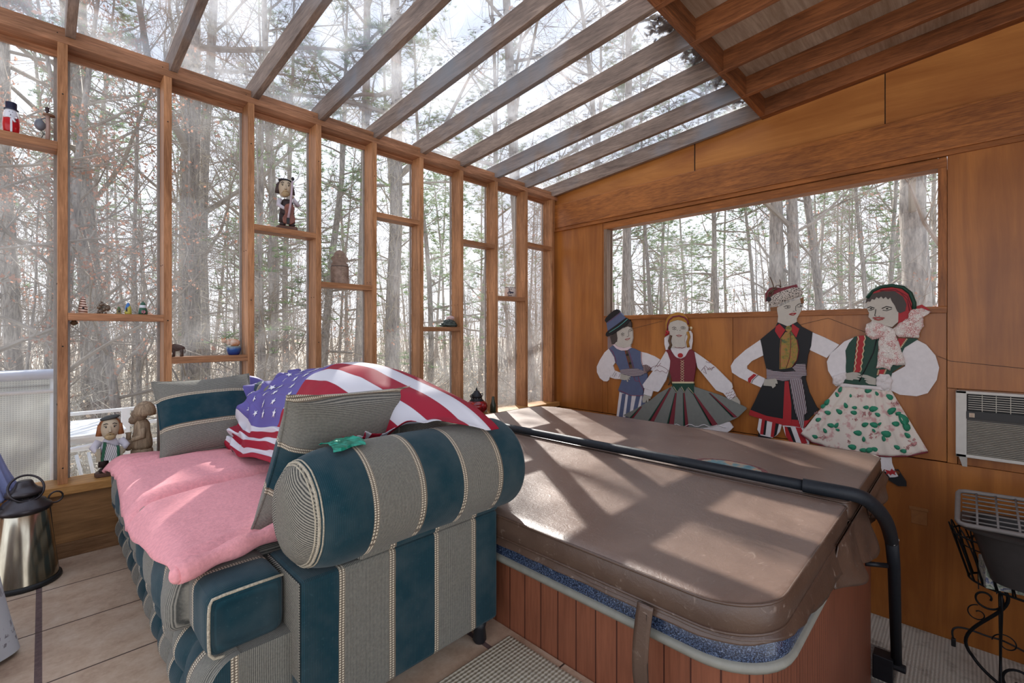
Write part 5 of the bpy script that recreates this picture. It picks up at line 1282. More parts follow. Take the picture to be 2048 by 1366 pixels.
yc = yb.mix(yb.math('MULTIPLY', g_, .5), sr(206, 190, 70), sr(96, 104, 50)); f_ = yb.math('ADD', yb.math('MULTIPLY', z, 22), yb.math('MULTIPLY', x, -28)); yb.set(yb.mix(yb.ramp(f_, [(.75, (0, 0, 0)), (.95, (1, 1, 1))]), yc, sr(56, 112, 176)), .4)
pc(r, MB().lathe([(.0145, 0), (.015, .006), (.0135, .030), (.009, .048), (.004, .058), (.0, .062)], n=20), 'cone', yb.m); pc(r, MB().prism([(-.011, -.0105, .014), (-.004, -.0145, .014), (-.004, -.0135, .028), (-.007, -.0105, .038), (-.010, -.0098, .028)], (0, -.001, 0)), 'door', M['black'], False)
gr_ = flat('green_glaze', sr(52, 92, 74), .35, 0, .08)
r = fig('matryoshka_doll', .376, z1, 'small green nesting doll with a painted flower, rightmost on the low shelf')
pc(r, MB().lathe([(.016, 0), (.0205, .004), (.020, .020), (.0145, .036), (.0130, .044), (.0135, .050), (.0105, .060), (.005, .066), (.0, .068)], n=22), 'body', gr_)
pc(r, MB().lathe([(.0150, .036), (.0155, .038), (.0150, .046), (.0142, .050)], n=22), 'face_band', porc); pc(r, MB().ball((0, 0, .069), .0028, 8, m=5), 'knob', M['black'])
b = MB()
for q in range(5): a = q*2*pi/5; b.ball((.006*math.cos(a), -.0205, .014+.006*math.sin(a)), (.0035, .0016, .0035), 8, m=5)
pc(r, b, 'flower', flat('flower_pink', sr(206, 130, 140), .5)); b = MB().ball((.005, -.0205, .006), (.003, .0015, .003), 8, m=5).ball((-.005, -.0205, .007), (.003, .0015, .003), 8, m=5).ball((0, -.0205, .022), (.003, .0015, .003), 8, m=5).ball((-.004, -.0142, .046), .0009, 5, m=4).ball((.004, -.0142, .046), .0009, 5, m=4); pc(r, b, 'painted_dots', M['black'])
wn_ = MB().ball((.145-.035, 3.10, 1.160-.036-.011), (.014, .010, .012), 12, jit=.3).build('wasp_nest', flat('nest_brown', sr(92, 68, 46), .9, 0, .4, 90, bump=.6)); tag(wn_, 'small brown wasp nest stuck under the low left shelf', 'nest')
# bison
r = fig('bison_figurine', .527, .932, 'small dark brown bison figurine beside the post on the low shelf', y=3.11)
bs = flat('bison_brown', sr(92, 78, 72), .7, 0, .4, 60)
b = MB().ball((-.004, 0, .050), (.036, .015, .020), 16, jit=.25).ball((-.03, 0, .046), (.016, .013, .016), 12, jit=.2); pc(r, b, 'body', bs)
for dx, dy in ((.022, .006), (.014, -.006), (-.016, .006), (-.022, -.006)): pc(r, MB().tube([(dx, dy, .04), (dx+.002, dy, .018), (dx, dy, 0)], [.008, .005, .0055], 8), 'leg', bs)
pc(r, MB().tube([(.030, 0, .055), (.034, 0, .03), (.032, 0, .018)], [.002, .0018, .003], 6), 'tail', bs)
# blue pot with a cat on its rim
r = fig('blue_pot', .805, .932, 'blue glazed pot at the right end of the low shelf', 'pot', y=3.125)
pm_ = NT('blue_glaze'); v = pm_.obj(); x, y, z = pm_.sep(v); n_ = pm_.noise(v, 70, 2); pm_.set(pm_.ramp(pm_.math('ADD', pm_.math('MULTIPLY', z, 14), pm_.math('MULTIPLY', n_, .25)), [(.2, sr(36, 54, 124)), (.62, sr(52, 92, 150)), (.86, sr(128, 140, 130))]), .15)
pc(r, MB().lathe([(.026, 0), (.030, .004), (.038, .028), (.040, .050), (.0385, .052), (.036, .050), (.030, .012), (.0, .010)], n=28), 'bowl', pm_.m)
tx = flat('terracotta', sr(196, 136, 96), .6, 0, .1); r = fig('cat_figurine', .795, .984, 'cream and orange cat figurine perched on the rim of the blue pot', y=3.120)
cwm = NT('cream_orange'); n_ = cwm.noise(cwm.obj(), 24, 2); cwm.set(cwm.ramp(n_, [(.4, sr(222, 200, 180)), (.6, sr(196, 130, 84))]), .5)
b = MB().ball((.010, 0, .020), (.032, .014, .024), 16, rot=Matrix.Rotation(.2, 3, 'Y').to_euler()).ball((-.018, -.001, .024), (.014, .011, .018), 12); pc(r, b, 'body', cwm.m)
b = MB().ball((-.043, -.004, .032), (.014, .013, .012), 12).tube([(-.052, -.004, .040), (-.056, -.004, .052)], [.005, .0005], 6).tube([(-.040, -.004, .042), (-.036, -.004, .054)], [.005, .0005], 6).tube([(-.018, 0, .026), (-.042, -.004, .030)], [.008, .009], 8); pc(r, b, 'head', cwm.m)
pc(r, MB().tube([(.034, 0, .010), (.038, 0, .026), (.030, 0, .036)], [.004, .004, .003], 6), 'tail', tx)
# carved cellist
def folk(root, h, hair, shirt, trousers, base, bx, face_rot=0):
    """squat carved figure with a big head: h total height"""
    s_ = h/.30
    P = lambda *q: tuple(a*s_ for a in q)
    m = MB()
    outline = [(-.052*s_, -.036*s_), (.050*s_, -.036*s_), (.060*s_, 0), (.050*s_, .036*s_), (-.050*s_, .036*s_), (-.060*s_, 0)]
    pc(root, MB().prism([(a, b_, 0) for a, b_ in outline], (0, 0, .020*s_)), 'plinth', base, False, bevel=.003)
    for sx_ in (-1, 1):
        pc(root, MB().tube([P(sx_*.024, 0, .098), P(sx_*.025, 0, .045)], [.019*s_, .021*s_], 12).ball(P(sx_*.026, -.010, .030), P(.019, .026, .012), 12), 'leg', trousers)
    pc(root, MB().lathe([(.030*s_, .085*s_), (.041*s_, .10*s_), (.040*s_, .13*s_), (.034*s_, .165*s_), (.022*s_, .185*s_)], n=20, sy=.7), 'torso', shirt)
    return s_, P
def head(root, P, s_, c, hair, face, beard, tilt=0):
    R = Matrix.Rotation(tilt, 3, 'Y').to_euler()
    hd = pc(root, MB().ball(c, P(.039, .034, .055), 22, rot=R, m=14), 'head', face)
    pc(hd, MB().ball((c[0], c[1]+.010*s_, c[2]+.006*s_), P(.046, .033, .053), 20, rot=R, m=12).tube([(c[0]-.036*s_, c[1], c[2]+.02*s_), (c[0]-.043*s_, c[1]-.004*s_, c[2]-.035*s_)], [.012*s_, .013*s_], 10).tube([(c[0]+.036*s_, c[1], c[2]+.02*s_), (c[0]+.043*s_, c[1]-.004*s_, c[2]-.035*s_)], [.012*s_, .013*s_], 10), 'hair', hair)
    dk = M['black']; f = c[1]-.033*s_
    m = MB()
    for sx_ in (-1, 1):
        ex = c[0]+sx_*.016*s_; ez = c[2]+.010*s_
        m.tube([(ex-.010*s_, f+.006*s_, ez+.013*s_), (ex, f+.003*s_, ez+.019*s_), (ex+.010*s_, f+.006*s_, ez+.013*s_)], .0020*s_, 6)
        m.ball((ex, f+.003*s_, ez), P(.0038, .003, .0036), 8, m=5); m.tube([(ex-.009*s_, f+.005*s_, ez+.004*s_), (ex, f+.002*s_, ez+.007*s_), (ex+.009*s_, f+.005*s_, ez+.004*s_)], .0012*s_, 5)
    pc(hd, m, 'eyes', dk)
    pc(hd, MB().tube([(c[0], f+.002*s_, c[2]+.014*s_), (c[0], f-.004*s_, c[2]-.008*s_), (c[0], f-.008*s_, c[2]-.014*s_)], [.003*s_, .005*s_, .0065*s_], 8), 'nose', face)
    pc(hd, MB().ball((c[0], f+.008*s_, c[2]-.040*s_), P(.022, .016, .017), 14, jit=.1).tube([(c[0]-.013*s_, f+.002*s_, c[2]-.028*s_), (c[0], f-.003*s_, c[2]-.022*s_), (c[0]+.013*s_, f+.002*s_, c[2]-.028*s_)], .0048*s_, 8), 'beard', beard)
    return hd
face_m = flat('carved_face', sr(190, 172, 146), .6, 0, .08); wsh = flat('carved_white_shirt', sr(206, 200, 208), .6, 0, .08); dkc = flat('carved_dark_cloth', sr(56, 44, 44), .6, 0, .15); hbrown = flat('carved_brown_hair', sr(150, 92, 54), .6, 0, .25, 60); plin = flat('plinth_brown', sr(98, 68, 56), .6, 0, .2)
hdark = flat('carved_dark_hair', sr(66, 50, 48), .6, 0, .3, 50); bgold = flat('carved_tan_beard', sr(170, 146, 108), .7, 0, .2, 60)
r = fig('carved_musician', 1.105, 1.722, 'carved wooden bearded man playing a brown cello, on the high shelf', y=3.115, rz=-.22)
s_, P = folk(r, .318, hdark, dkc, dkc, plin, 0)
hdd = head(r, P, s_, P(-.012, -.006, .250), hdark, face_m, bgold, .15)
pc(hdd, MB().ball(P(-.012, .002, .298), P(.038, .032, .012), 16), 'cap', flat('cap_black', sr(40, 38, 42), .6))
pc(r, MB().tube([P(-.040, -.01, .178), P(-.050, -.028, .140), P(-.018, -.048, .118)], [.014*s_, .013*s_, .009*s_], 10), 'arm', wsh); pc(r, MB().tube([P(.040, -.01, .178), P(.056, -.030, .150), P(.026, -.05, .190)], [.014*s_, .013*s_, .008*s_], 10), 'arm', wsh)
pc(r, MB().ball(P(-.008, -.052, .116), P(.013, .008, .010), 10), 'hand', face_m); pc(r, MB().ball(P(.022, -.055, .192), P(.011, .009, .010), 10), 'hand', face_m)
cl = NT('cello_red'); cl.set(cl.ramp(cl.noise(cl.obj(), 30), [(.3, sr(104, 54, 42)), (.7, sr(140, 78, 58))]), .4)
b = MB().prism([P(a, -.040, z_) for a, z_ in ((-.022, .030), (.014, .026), (.034, .04), (.040, .062), (.028, .085), (.030, .104), (.036, .122), (.026, .144), (.006, .150), (-.014, .142), (-.022, .122), (-.016, .102), (-.018, .085), (-.030, .062), (-.028, .04))], (0, -.020*s_, 0)); ce = pc(r, b, 'cello', cl.m, False, fixn=True, bevel=.003)
pc(ce, MB().tube([P(-.001, -.066, .062), P(.012, -.066, .150), P(.022, -.062, .285)], [.0075*s_, .007*s_, .006*s_], 6), 'fingerboard', flat('pale_mauve_board', sr(186, 164, 172), .5)); pc(ce, MB().ball(P(.024, -.062, .298), P(.009, .009, .012), 10), 'scroll', flat('cap_black', sr(40, 38, 42), .6)); pc(ce, MB().box(P(-.010, -.068, .026), P(.006, -.058, .060)), 'tailpiece', M['black'], False)
# accordion man on the sill
r = fig('carved_musician', .243, ZS, 'carved wooden man with tan beard playing an accordion, standing on the sill', y=3.105, rz=-.05)
s_, P = folk(r, .300, hbrown, wsh, dkc, plin, 0)
hdd = head(r, P, s_, P(0, -.006, .238), hbrown, face_m, bgold, .05)
pc(hdd, MB().ball(P(0, .0, .290), P(.040, .032, .012), 16, rot=Matrix.Rotation(-.2, 3, 'Y').to_euler()), 'cap', flat('cap_grey', sr(66, 68, 66), .6))
pc(hdd, MB().ball(P(0, -.040, .205), P(.006, .004, .008), 8), 'mouth', M['black'])
for sx_ in (-1, 1):
    pc(r, MB().tube([P(sx_*.040, 0, .176), P(sx_*.062, -.010, .145), P(sx_*.046, -.034, .122)], [.018*s_, .018*s_, .011*s_], 12), 'arm', wsh)
    pc(r, MB().ball(P(sx_*.046, -.044, .122), P(.013, .010, .014), 10), 'hand', face_m)
def acc():
    t = NT('accordion_pleats'); v = t.obj(); x, y, z = t.sep(v); s = t.math('MULTIPLY_ADD', t.math('SINE', t.math('MULTIPLY', t.math('ADD', x, t.math('MULTIPLY', z, .25)), 900)), .5, .5)
    t.set(t.ramp(s, [(.15, sr(120, 116, 116)), (.4, sr(216, 212, 214))]), .5); return t.m
ac_ = pc(r, MB().hexa([P(-.026, -.058, .088), P(.030, -.058, .082), P(.030, -.030, .082), P(-.026, -.030, .088), P(-.018, -.058, .172), P(.026, -.058, .146), P(.026, -.030, .146), P(-.018, -.030, .172)]), 'accordion', acc(), False)
pc(ac_, MB().hexa([P(-.036, -.061, .086), P(-.026, -.061, .086), P(-.026, -.028, .086), P(-.036, -.028, .086), P(-.026, -.061, .176), P(-.014, -.061, .172), P(-.014, -.028, .172), P(-.026, -.028, .176)]), 'end_strip', flat('accordion_green', sr(30, 92, 66), .5), False)
pc(ac_, MB().hexa([P(.026, -.061, .080), P(.036, -.061, .080), P(.036, -.028, .080), P(.026, -.028, .080), P(.024, -.061, .152), P(.034, -.061, .148), P(.034, -.028, .148), P(.024, -.028, .152)]), 'end_strip', flat('accordion_green', sr(30, 92, 66), .5), False)
for sx_ in (-1, 1): pc(ac_, MB().box(P(-.052 if sx_ < 0 else .036, -.056, .085), P(-.036 if sx_ < 0 else .048, -.032, .145)), 'keyboard', flat('key_cream', sr(176, 164, 140), .5), False, bevel=.001)
# plain carved wood man in profile
cwd = wood('carved_bare_wood', sr(176, 152, 124), sr(112, 92, 74), 'z', .7, 2.2)
r = fig('carved_old_man', .372, ZS, 'unpainted carved wooden bearded man in profile holding a pot, beside the striped pillow', y=3.115, rz=-.15)
pc(r, MB().lathe([(.044, 0), (.048, .01), (.050, .07), (.046, .105), (.040, .11)], n=20, sy=.8, ripple=lambda a, z: .05*math.sin(a*9)), 'stump', cwd)
pc(r, MB().lathe([(.040, .105), (.046, .125), (.045, .15), (.036, .20), (.034, .24), (.022, .262)], n=20, sy=.8), 'body', cwd)
h_ = pc(r, MB().ball((-.008, 0, .292), (.034, .032, .040), 18).ball((-.036, 0, .295), (.010, .012, .014), 10).ball((-.036, 0, .262), (.020, .020, .022), 14, jit=.15).ball((-.038, 0, .278), (.010, .010, .006), 8), 'head', cwd)
pc(h_, MB().lathe([(.045, .285), (.049, .30), (.043, .330), (.026, .350), (.008, .358)], (.012, 0, 0), 26, ripple=lambda a, z: .03*math.sin(a*26)), 'hair', cwd)
pc(r, MB().tube([(.0, -.034, .22), (.004, -.040, .18), (-.040, -.030, .165)], [.017, .016, .011], 10).tube([(.0, .034, .22), (.004, .040, .18), (-.040, .030, .165)], [.017, .016, .011], 10), 'arm', cwd)
pc(r, MB().ball((-.055, 0, .135), (.026, .026, .030), 14).lathe([(.012, .155), (.010, .19), (.014, .20)], (-.055, 0, 0), 12), 'pot', cwd)
# ceramic cottage shaped wall pocket
ct_ = NT('carved_clay'); n_ = ct_.noise(ct_.obj(), 26, 4, .6); ct_.set(ct_.ramp(n_, [(.35, sr(122, 100, 86)), (.65, sr(158, 134, 118))]), .7); ct_.bump(n_, .3, .003)
r = fig('carved_wooden_box', 1.462, 1.405, 'brown carved salt box with a scalloped back on the middle shelf', 'box', y=3.125, rz=-.35)
pts = [(.055, 0), (.055, .115)]
b = MB()
def halfring(u, v): a = pi*u+pi; return (.060*math.cos(a), .055*math.sin(a)+.012, .001+.118*v)
b.grid(halfring, 24, 4); b.add([(0, .012, .119)]+[halfring(i/24, 1) for i in range(25)], [(0, i+1, i+2) for i in range(24)]); b.box((-.060, .010, 0), (.060, .020, .119)); pc(r, b, 'pocket', ct_.m, False, fixn=True)
back = [(-.056, .0), (.056, .0), (.056, .140), (.046, .152), (.050, .166), (.058, .176), (.052, .190), (.040, .196), (.036, .214), (.022, .232), (0, .240), (-.022, .232), (-.036, .214), (-.040, .196), (-.052, .190), (-.058, .176), (-.050, .166), (-.046, .152), (-.056, .140)]
pc(r, MB().prism([(a, .020, z_) for a, z_ in back], (0, .010, 0)), 'back_board', ct_.m, False, fixn=True, bevel=.0015)
pc(r, MB().tube([halfring(i/24, 1.01) for i in range(25)], .002, 6), 'lid_gap', M['black'])
b = MB()
for q in range(4): a = q*pi/4; b.tube([(-.016*math.cos(a), .019, .196-.016*math.sin(a)), (.016*math.cos(a), .019, .196+.016*math.sin(a))], .0009, 5)
for q in range(6):
    b.tube([(.012-.006*(q % 2), -.042, .03+.012*q), (.018, -.0425, .036+.012*q), (.026-.004*(q % 2), -.040, .03+.012*q)], .001, 5)
pc(r, b, 'carving', flat('pale_carving', sr(196, 176, 150), .7))
# rock and shell
rm = NT('dark_rock'); n_ = rm.noise(rm.obj(), 60, 4, .7); rm.set(rm.ramp(n_, [(.35, sr(36, 44, 44)), (.6, sr(92, 104, 96)), (.75, sr(150, 150, 140))]), .5, .0); rm.bump(n_, .8, .006)
rk = MB()
rk.ball((0, 0, .020), (.088, .040, .024), 28, m=16, jit=.35, seed=3).ball((.0, 0, .040), (.058, .034, .026), 24, m=14, jit=.4, seed=6)
rk = rk.build('rock', rm.m, smooth=False); rk.location = (2.420, 3.128, 1.108); tag(rk, 'dark greenish rough rock on a mid height shelf of the glass wall', 'rock')
shl = MB().ball((0, 0, .018), (.034, .024, .020), 16, jit=.25, seed=9).ball((-.034, 0, .010), (.014, .012, .014), 10, jit=.4).build('seashell', flat('pink_shell', sr(206, 176, 172), .4, 0, .15, 60), smooth=True); shl.location = (2.437, 3.125, 1.168); tag(shl, 'pale pink seashell lying on top of the dark rock', 'shell')
# little jar with blue flower
r = fig('sugar_jar', 3.15, 1.402, 'small cream pot with a dark blue flower on a shelf near the corner', 'jar', y=3.125, rz=-.8)
pc(r, MB().lathe([(.045, 0), (.052, .006), (.056, .04), (.054, .080), (.050, .088), (.046, .088), (.046, .070), (.0, .070)], n=28), 'jar', flat('cream_glaze', sr(206, 194, 186), .25, 0, .04)); pc(r, MB().lathe([(.0515, .086), (.0515, .092), (.046, .092)], n=28), 'rim', flat('rim_brown', sr(84, 68, 56), .4))
b = MB()
rq = random.Random(5)
for q in range(26): a = -pi/2+rq.gauss(0, .28); z_ = .042+rq.gauss(0, .013); b.ball((.0555*math.cos(a), .0555*math.sin(a), z_), (.005, .004, .005), 7, m=4)
pc(r, b, 'flower', navy)
# red glass lantern
r = fig('red_lantern', 2.690, ZS+.0, 'small red glass lantern with black pierced metal top on the sill', 'lantern', y=3.085)
rg_ = NT('red_glass'); rg_.set((.55, .02, .03), .08, 0, .6); n_ = rg_.noise(rg_.obj(), 40, 3); rg_.l(rg_.ramp(n_, [(.35, (.20, .004, .010)), (.6, (.62, .03, .04)), (.75, (.75, .16, .06))]), rg_.b.inputs['Base Color']); rg_.b.inputs['Transmission Weight'].default_value = .35
pc(r, MB().lathe([(.030, 0), (.055, .006), (.088, .040), (.098, .070), (.090, .098), (.060, .122), (.045, .130)], n=32), 'globe', rg_.m); bk2 = M['black']
tp2 = pc(r, MB().lathe([(.060, .116), (.064, .122), (.052, .132), (.046, .150), (.052, .156), (.048, .165), (.036, .185), (.030, .190), (.020, .205), (.008, .212), (.010, .220), (.0, .240)], n=24), 'cap', bk2)
pc(tp2, MB().tube(spiral((-.062, 0, .165), .018, .006, -1.2, 1.2, (0, 1), 20), .0035, 6).tube(spiral((.062, 0, .165), .018, .006, -1.9, -1.2, (0, 1), 20), .0035, 6), 'scroll_handle', bk2)
b = MB()
for q in range(12): a = q*pi/6; b.ball((.0475*math.cos(a), .0475*math.sin(a), .142), .0035, 6, m=4)
pc(tp2, b, 'pierced_hole', flat('pale_hole', sr(170, 160, 150), .6)); pc(r, MB().lathe([(.045, -.0), (.05, .004), (.034, .012)], n=24), 'foot', bk2)
bx = MB().box((-.045, -.03, 0), (.045, .03, .088)).build('small_block', flat('pale_grey_block', sr(166, 156, 148), .8, 0, .1), bevel=.003); bx.location = (2.80, 3.145, ZS); tag(bx, 'small pale block standing on the sill behind the red lantern', 'block')
bt_ = MB().lathe([(.026, 0), (.028, .01), (.027, .07), (.016, .10), (.012, .14), (.010, .145)], n=16).build('dark_bottle', flat('dark_green_bottle', sr(62, 66, 50), .2), smooth=True); bt_.location = (2.848, 3.040, ZS); tag(bt_, 'slim dark bottle on the sill in front of a post, right of the red lantern', 'bottle')
# ------------------------------------------------------------------ large metal floor lantern
r = empty('floor_lantern', (-.052, 2.862, 0), .3, 'large tapered antique brass lantern standing on the tile floor', 'lantern')
br = NT('tarnished_brass'); n_ = br.noise(br.mapping(br.obj(), (8, 8, 1)), 3, 4, .6); br.set(br.ramp(n_, [(.3, sr(150, 138, 118)), (.7, sr(214, 204, 182))]), .18, .95)
dm_ = flat('dark_pewter', sr(74, 70, 72), .35, .8, .2, 20)
pc(r, MB().lathe([(.0, .012), (.108, .014), (.106, .020), (.074, .318), (.070, .322)], n=40), 'body', br.m)
pc(r, MB().lathe([(.0, 0), (.112, 0), (.118, .006), (.116, .016), (.110, .022), (.106, .018)], n=40), 'base', flat('black_rim', (.02, .02, .02), .5))
t1 = pc(r, MB().lathe([(.084, .308), (.088, .318), (.084, .328), (.070, .340), (.064, .350), (.048, .362), (.044, .372), (.0, .374)], n=40), 'shoulder', dm_)
b = MB()
for q in range(16): a = q*pi/8; b.ball((.0445*math.cos(a), .0445*math.sin(a), .367), (.004, .004, .003), 7, m=4)
pc(t1, b, 'vent_hole', M['black'])
ch = pc(r, MB().lathe([(.046, .372), (.058, .380), (.056, .392), (.040, .402), (.030, .416), (.024, .432), (.020, .436), (.0, .434)], n=32, sx=1.05), 'chimney', dm_)
ch.data.transform(Matrix.Translation((0, 0, 0)))
pc(r, MB().tube([(.055*math.cos(a)*1.0, -.02+.030*math.sin(a), .405+.050*math.sin(a)) for a in [i*2*pi/32 for i in range(32)]], .0045, 8, closed=True), 'carry_ring', dm_)
for sx_ in (-1, 1):
    L = [(sx_*.108, 0, .02), (sx_*.088, 0, .20), (sx_*.078, 0, .33)]+[(sx_*(.100+.024*math.cos(pi-a)), 0, .335+.024*math.sin(a)) for a in [i*.42 for i in range(14)]]
    pc(r, MB().tube(L, .0035, 8), 'side_scroll', dm_)
# ------------------------------------------------------------------ draped round table at the left edge
tc_ = NT('embroidered_cloth'); v = tc_.obj(); x, y, z = tc_.sep(v); n_ = tc_.noise(tc_.mapping(v, (3, 3, 1)), 24, 3, .6); band = tc_.ramp(z, [(.04, (0, 0, 0)), (.05, (1, 1, 1)), (.062, (0, 0, 0)), (.075, (1, 1, 1)), (.088, (0, 0, 0)), (.10, (1, 1, 1)), (.12, (0, 0, 0)), (.20, (.0, 0, 0)), (.21, (.7, .7, .7)), (.24, (0, 0, 0))], True)
spot = tc_.ramp(n_, [(.5, (0, 0, 0)), (.58, (1, 1, 1))]); fac = tc_.math('MULTIPLY', band, spot); tc_.set(tc_.mix(tc_.math('MULTIPLY', fac, .75), sr(208, 210, 216), sr(104, 92, 104)), .85)
wv = tc_.noise(v, 200, 2); tc_.bump(wv, .2, .002)
ctx, cty = -.478, 2.22
def drape(u, v):
    a = 2*pi*u; q = v; r_ = 0.358+.030*q+(.014+.022*q)*math.sin(a*11+.6)*q+.02*q*math.sin(a*3)
    if v < .06: r_ = .355+.012*(v/.06); 
    return (ctx+r_*math.cos(a), cty+r_*math.sin(a), .47-.455*v if v > .03 else .472)
m = MB().grid(drape, 220, 36); m.add([(ctx, cty, .474)]+[drape(i/220, 0) for i in range(220)], [(0, i+1, (i+1) % 220+1) for i in range(220)])
tco = m.build('tablecloth', tc_.m, smooth=True, weld=.0003, fixn=True); tag(tco, 'white embroidered tablecloth draped to the floor over a small round table', 'tablecloth')
stb = empty('side_table', (ctx, cty, 0), label='small round side table hidden under the white tablecloth', cat='table')
pc(stb, MB().lathe([(.0, .45), (.352, .45), (.355, .46), (.350, .468), (.0, .468)], n=48), 'table_top', M['knee']); pc(stb, MB().lathe([(.03, .02), (.03, .45)], n=16), 'pedestal', M['knee']); pc(stb, MB().lathe([(.0, 0), (.20, 0), (.20, .015), (.03, .03)], n=24), 'foot', M['knee'])
# pale blue pleated skirt of a figure on the sill
r = empty('doll', (-.185, 3.03, ZS-.0), label='doll in a pale blue pleated skirt at the left end of the sill', cat='doll')
pb2 = flat('pale_blue_cloth', sr(132, 140, 180), .8, 0, .06)
pc(r, MB().lathe([(.060+.0*i, 0) for i in range(1)]+[(.118, -.0), (.122, .012), (.100, .05), (.075, .12), (.055, .19), (.030, .25), (.022, .30)], n=120, ripple=lambda a, z: .10*math.sin(a*17)*max(0, 1-z/.3)), 'skirt', pb2)
pc(r, MB().lathe([(.022, .29), (.036, .33), (.040, .37), (.016, .40), (.012, .41)], n=20), 'bodice', flat('doll_lace', sr(206, 206, 216), .8)); pc(r, MB().ball((0, 0, .44), (.030, .030, .036), 16), 'head', P_skin); pc(r, MB().ball((0, .006, .452), (.036, .034, .038), 16), 'hair', P_brown)
# ------------------------------------------------------------------ outdoors
def at_dir(px, dist):
    u = (px-1024)/F; x, y = cY+u*sY, sY-u*cY; n = math.hypot(x, y); return x/n*dist, y/n*dist
def gz(x, y):
    d = math.hypot(x, y); return -1.05 - .06*max(0, d-5)*.35 + .35*mnoise.noise(Vector((x*.12, y*.12, 0))) + max(0, d-26)*.05
gm_ = NT('leafy_ground'); v = gm_.obj(); n1 = gm_.noise(v, 1.2, 5, .7); n2 = gm_.noise(v, 22, 4, .7)
gm_.set(gm_.ramp(gm_.math('ADD', gm_.math('MULTIPLY', n1, .4), gm_.math('MULTIPLY', n2, .6)), [(.35, sr(120, 98, 78)), (.5, sr(170, 160, 144)), (.62, sr(208, 202, 190))]), .95)
def gf_(u, v):
    a = (-.95+u*2.75)+YAW-.15; d = 4.4+(v**1.8)*75; x, y = d*math.cos(a), d*math.sin(a); return (x, y, gz(x, y))
g = MB().grid(gf_, 90, 60).build('ground', gm_.m, smooth=True); tag(g, kind='structure', label='leaf covered forest floor outside the sunroom')

bark = NT('grey_bark'); v = bark.obj(); n = bark.noise(bark.mapping(v, (14, 14, 2.5)), 2, 5, .7); bark.set(bark.ramp(n, [(.35, sr(96, 88, 82)), (.65, sr(160, 152, 142))]), .9); bark.bump(n, .6, .03)
twigm = flat('twig_brown', sr(132, 122, 110), .9, 0, .25, 3)
vinem = flat('vine_tan', sr(168, 158, 134), .9, 0, .4, 8)
pinem = flat('pine_green', sr(98, 120, 76), .8, 0, .3, 3, trans=.35)
oakm = flat('dead_leaf_brown', sr(156, 116, 96), .8, 0, .35, 4, trans=.35)
def rv(r): 
    while True:
        v = Vector((r.uniform(-1, 1), r.uniform(-1, 1), r.uniform(-1, 1)))
        if .05 < v.length < 1: return v.normalized()
def limb(mb, r, p, d, L, r0, segs, wob, n, droop=0, mi=0):
    pts = [p.copy()]; q = p.copy(); d = d.copy()
    for i in range(segs):
        d = (d + rv(r)*wob + Vector((0, 0, droop))).normalized(); q = q + d*(L/segs); pts.append(q.copy())
    mb.tube(pts, [max(.0018, r0*(1-.86*i/segs)) for i in range(segs+1)], n, mi, caps=False); return pts
def tuft(mb, r, c, s, n=12):
    for k_ in range(n):
        d = rv(r); d.z = abs(d.z)*.7+.05; a = d.cross(rv(r)).normalized()*s*.055
        mb.add([c-a, c+a, c+d*s], [(0, 1, 2)])
def leaf(mb, r, c, s):
    a = rv(r)*s; b = a.cross(rv(r)).normalized()*s*.42; mb.add([c-a*.5, c+b, c+a*.6, c-b], [(0, 1, 2, 3)])
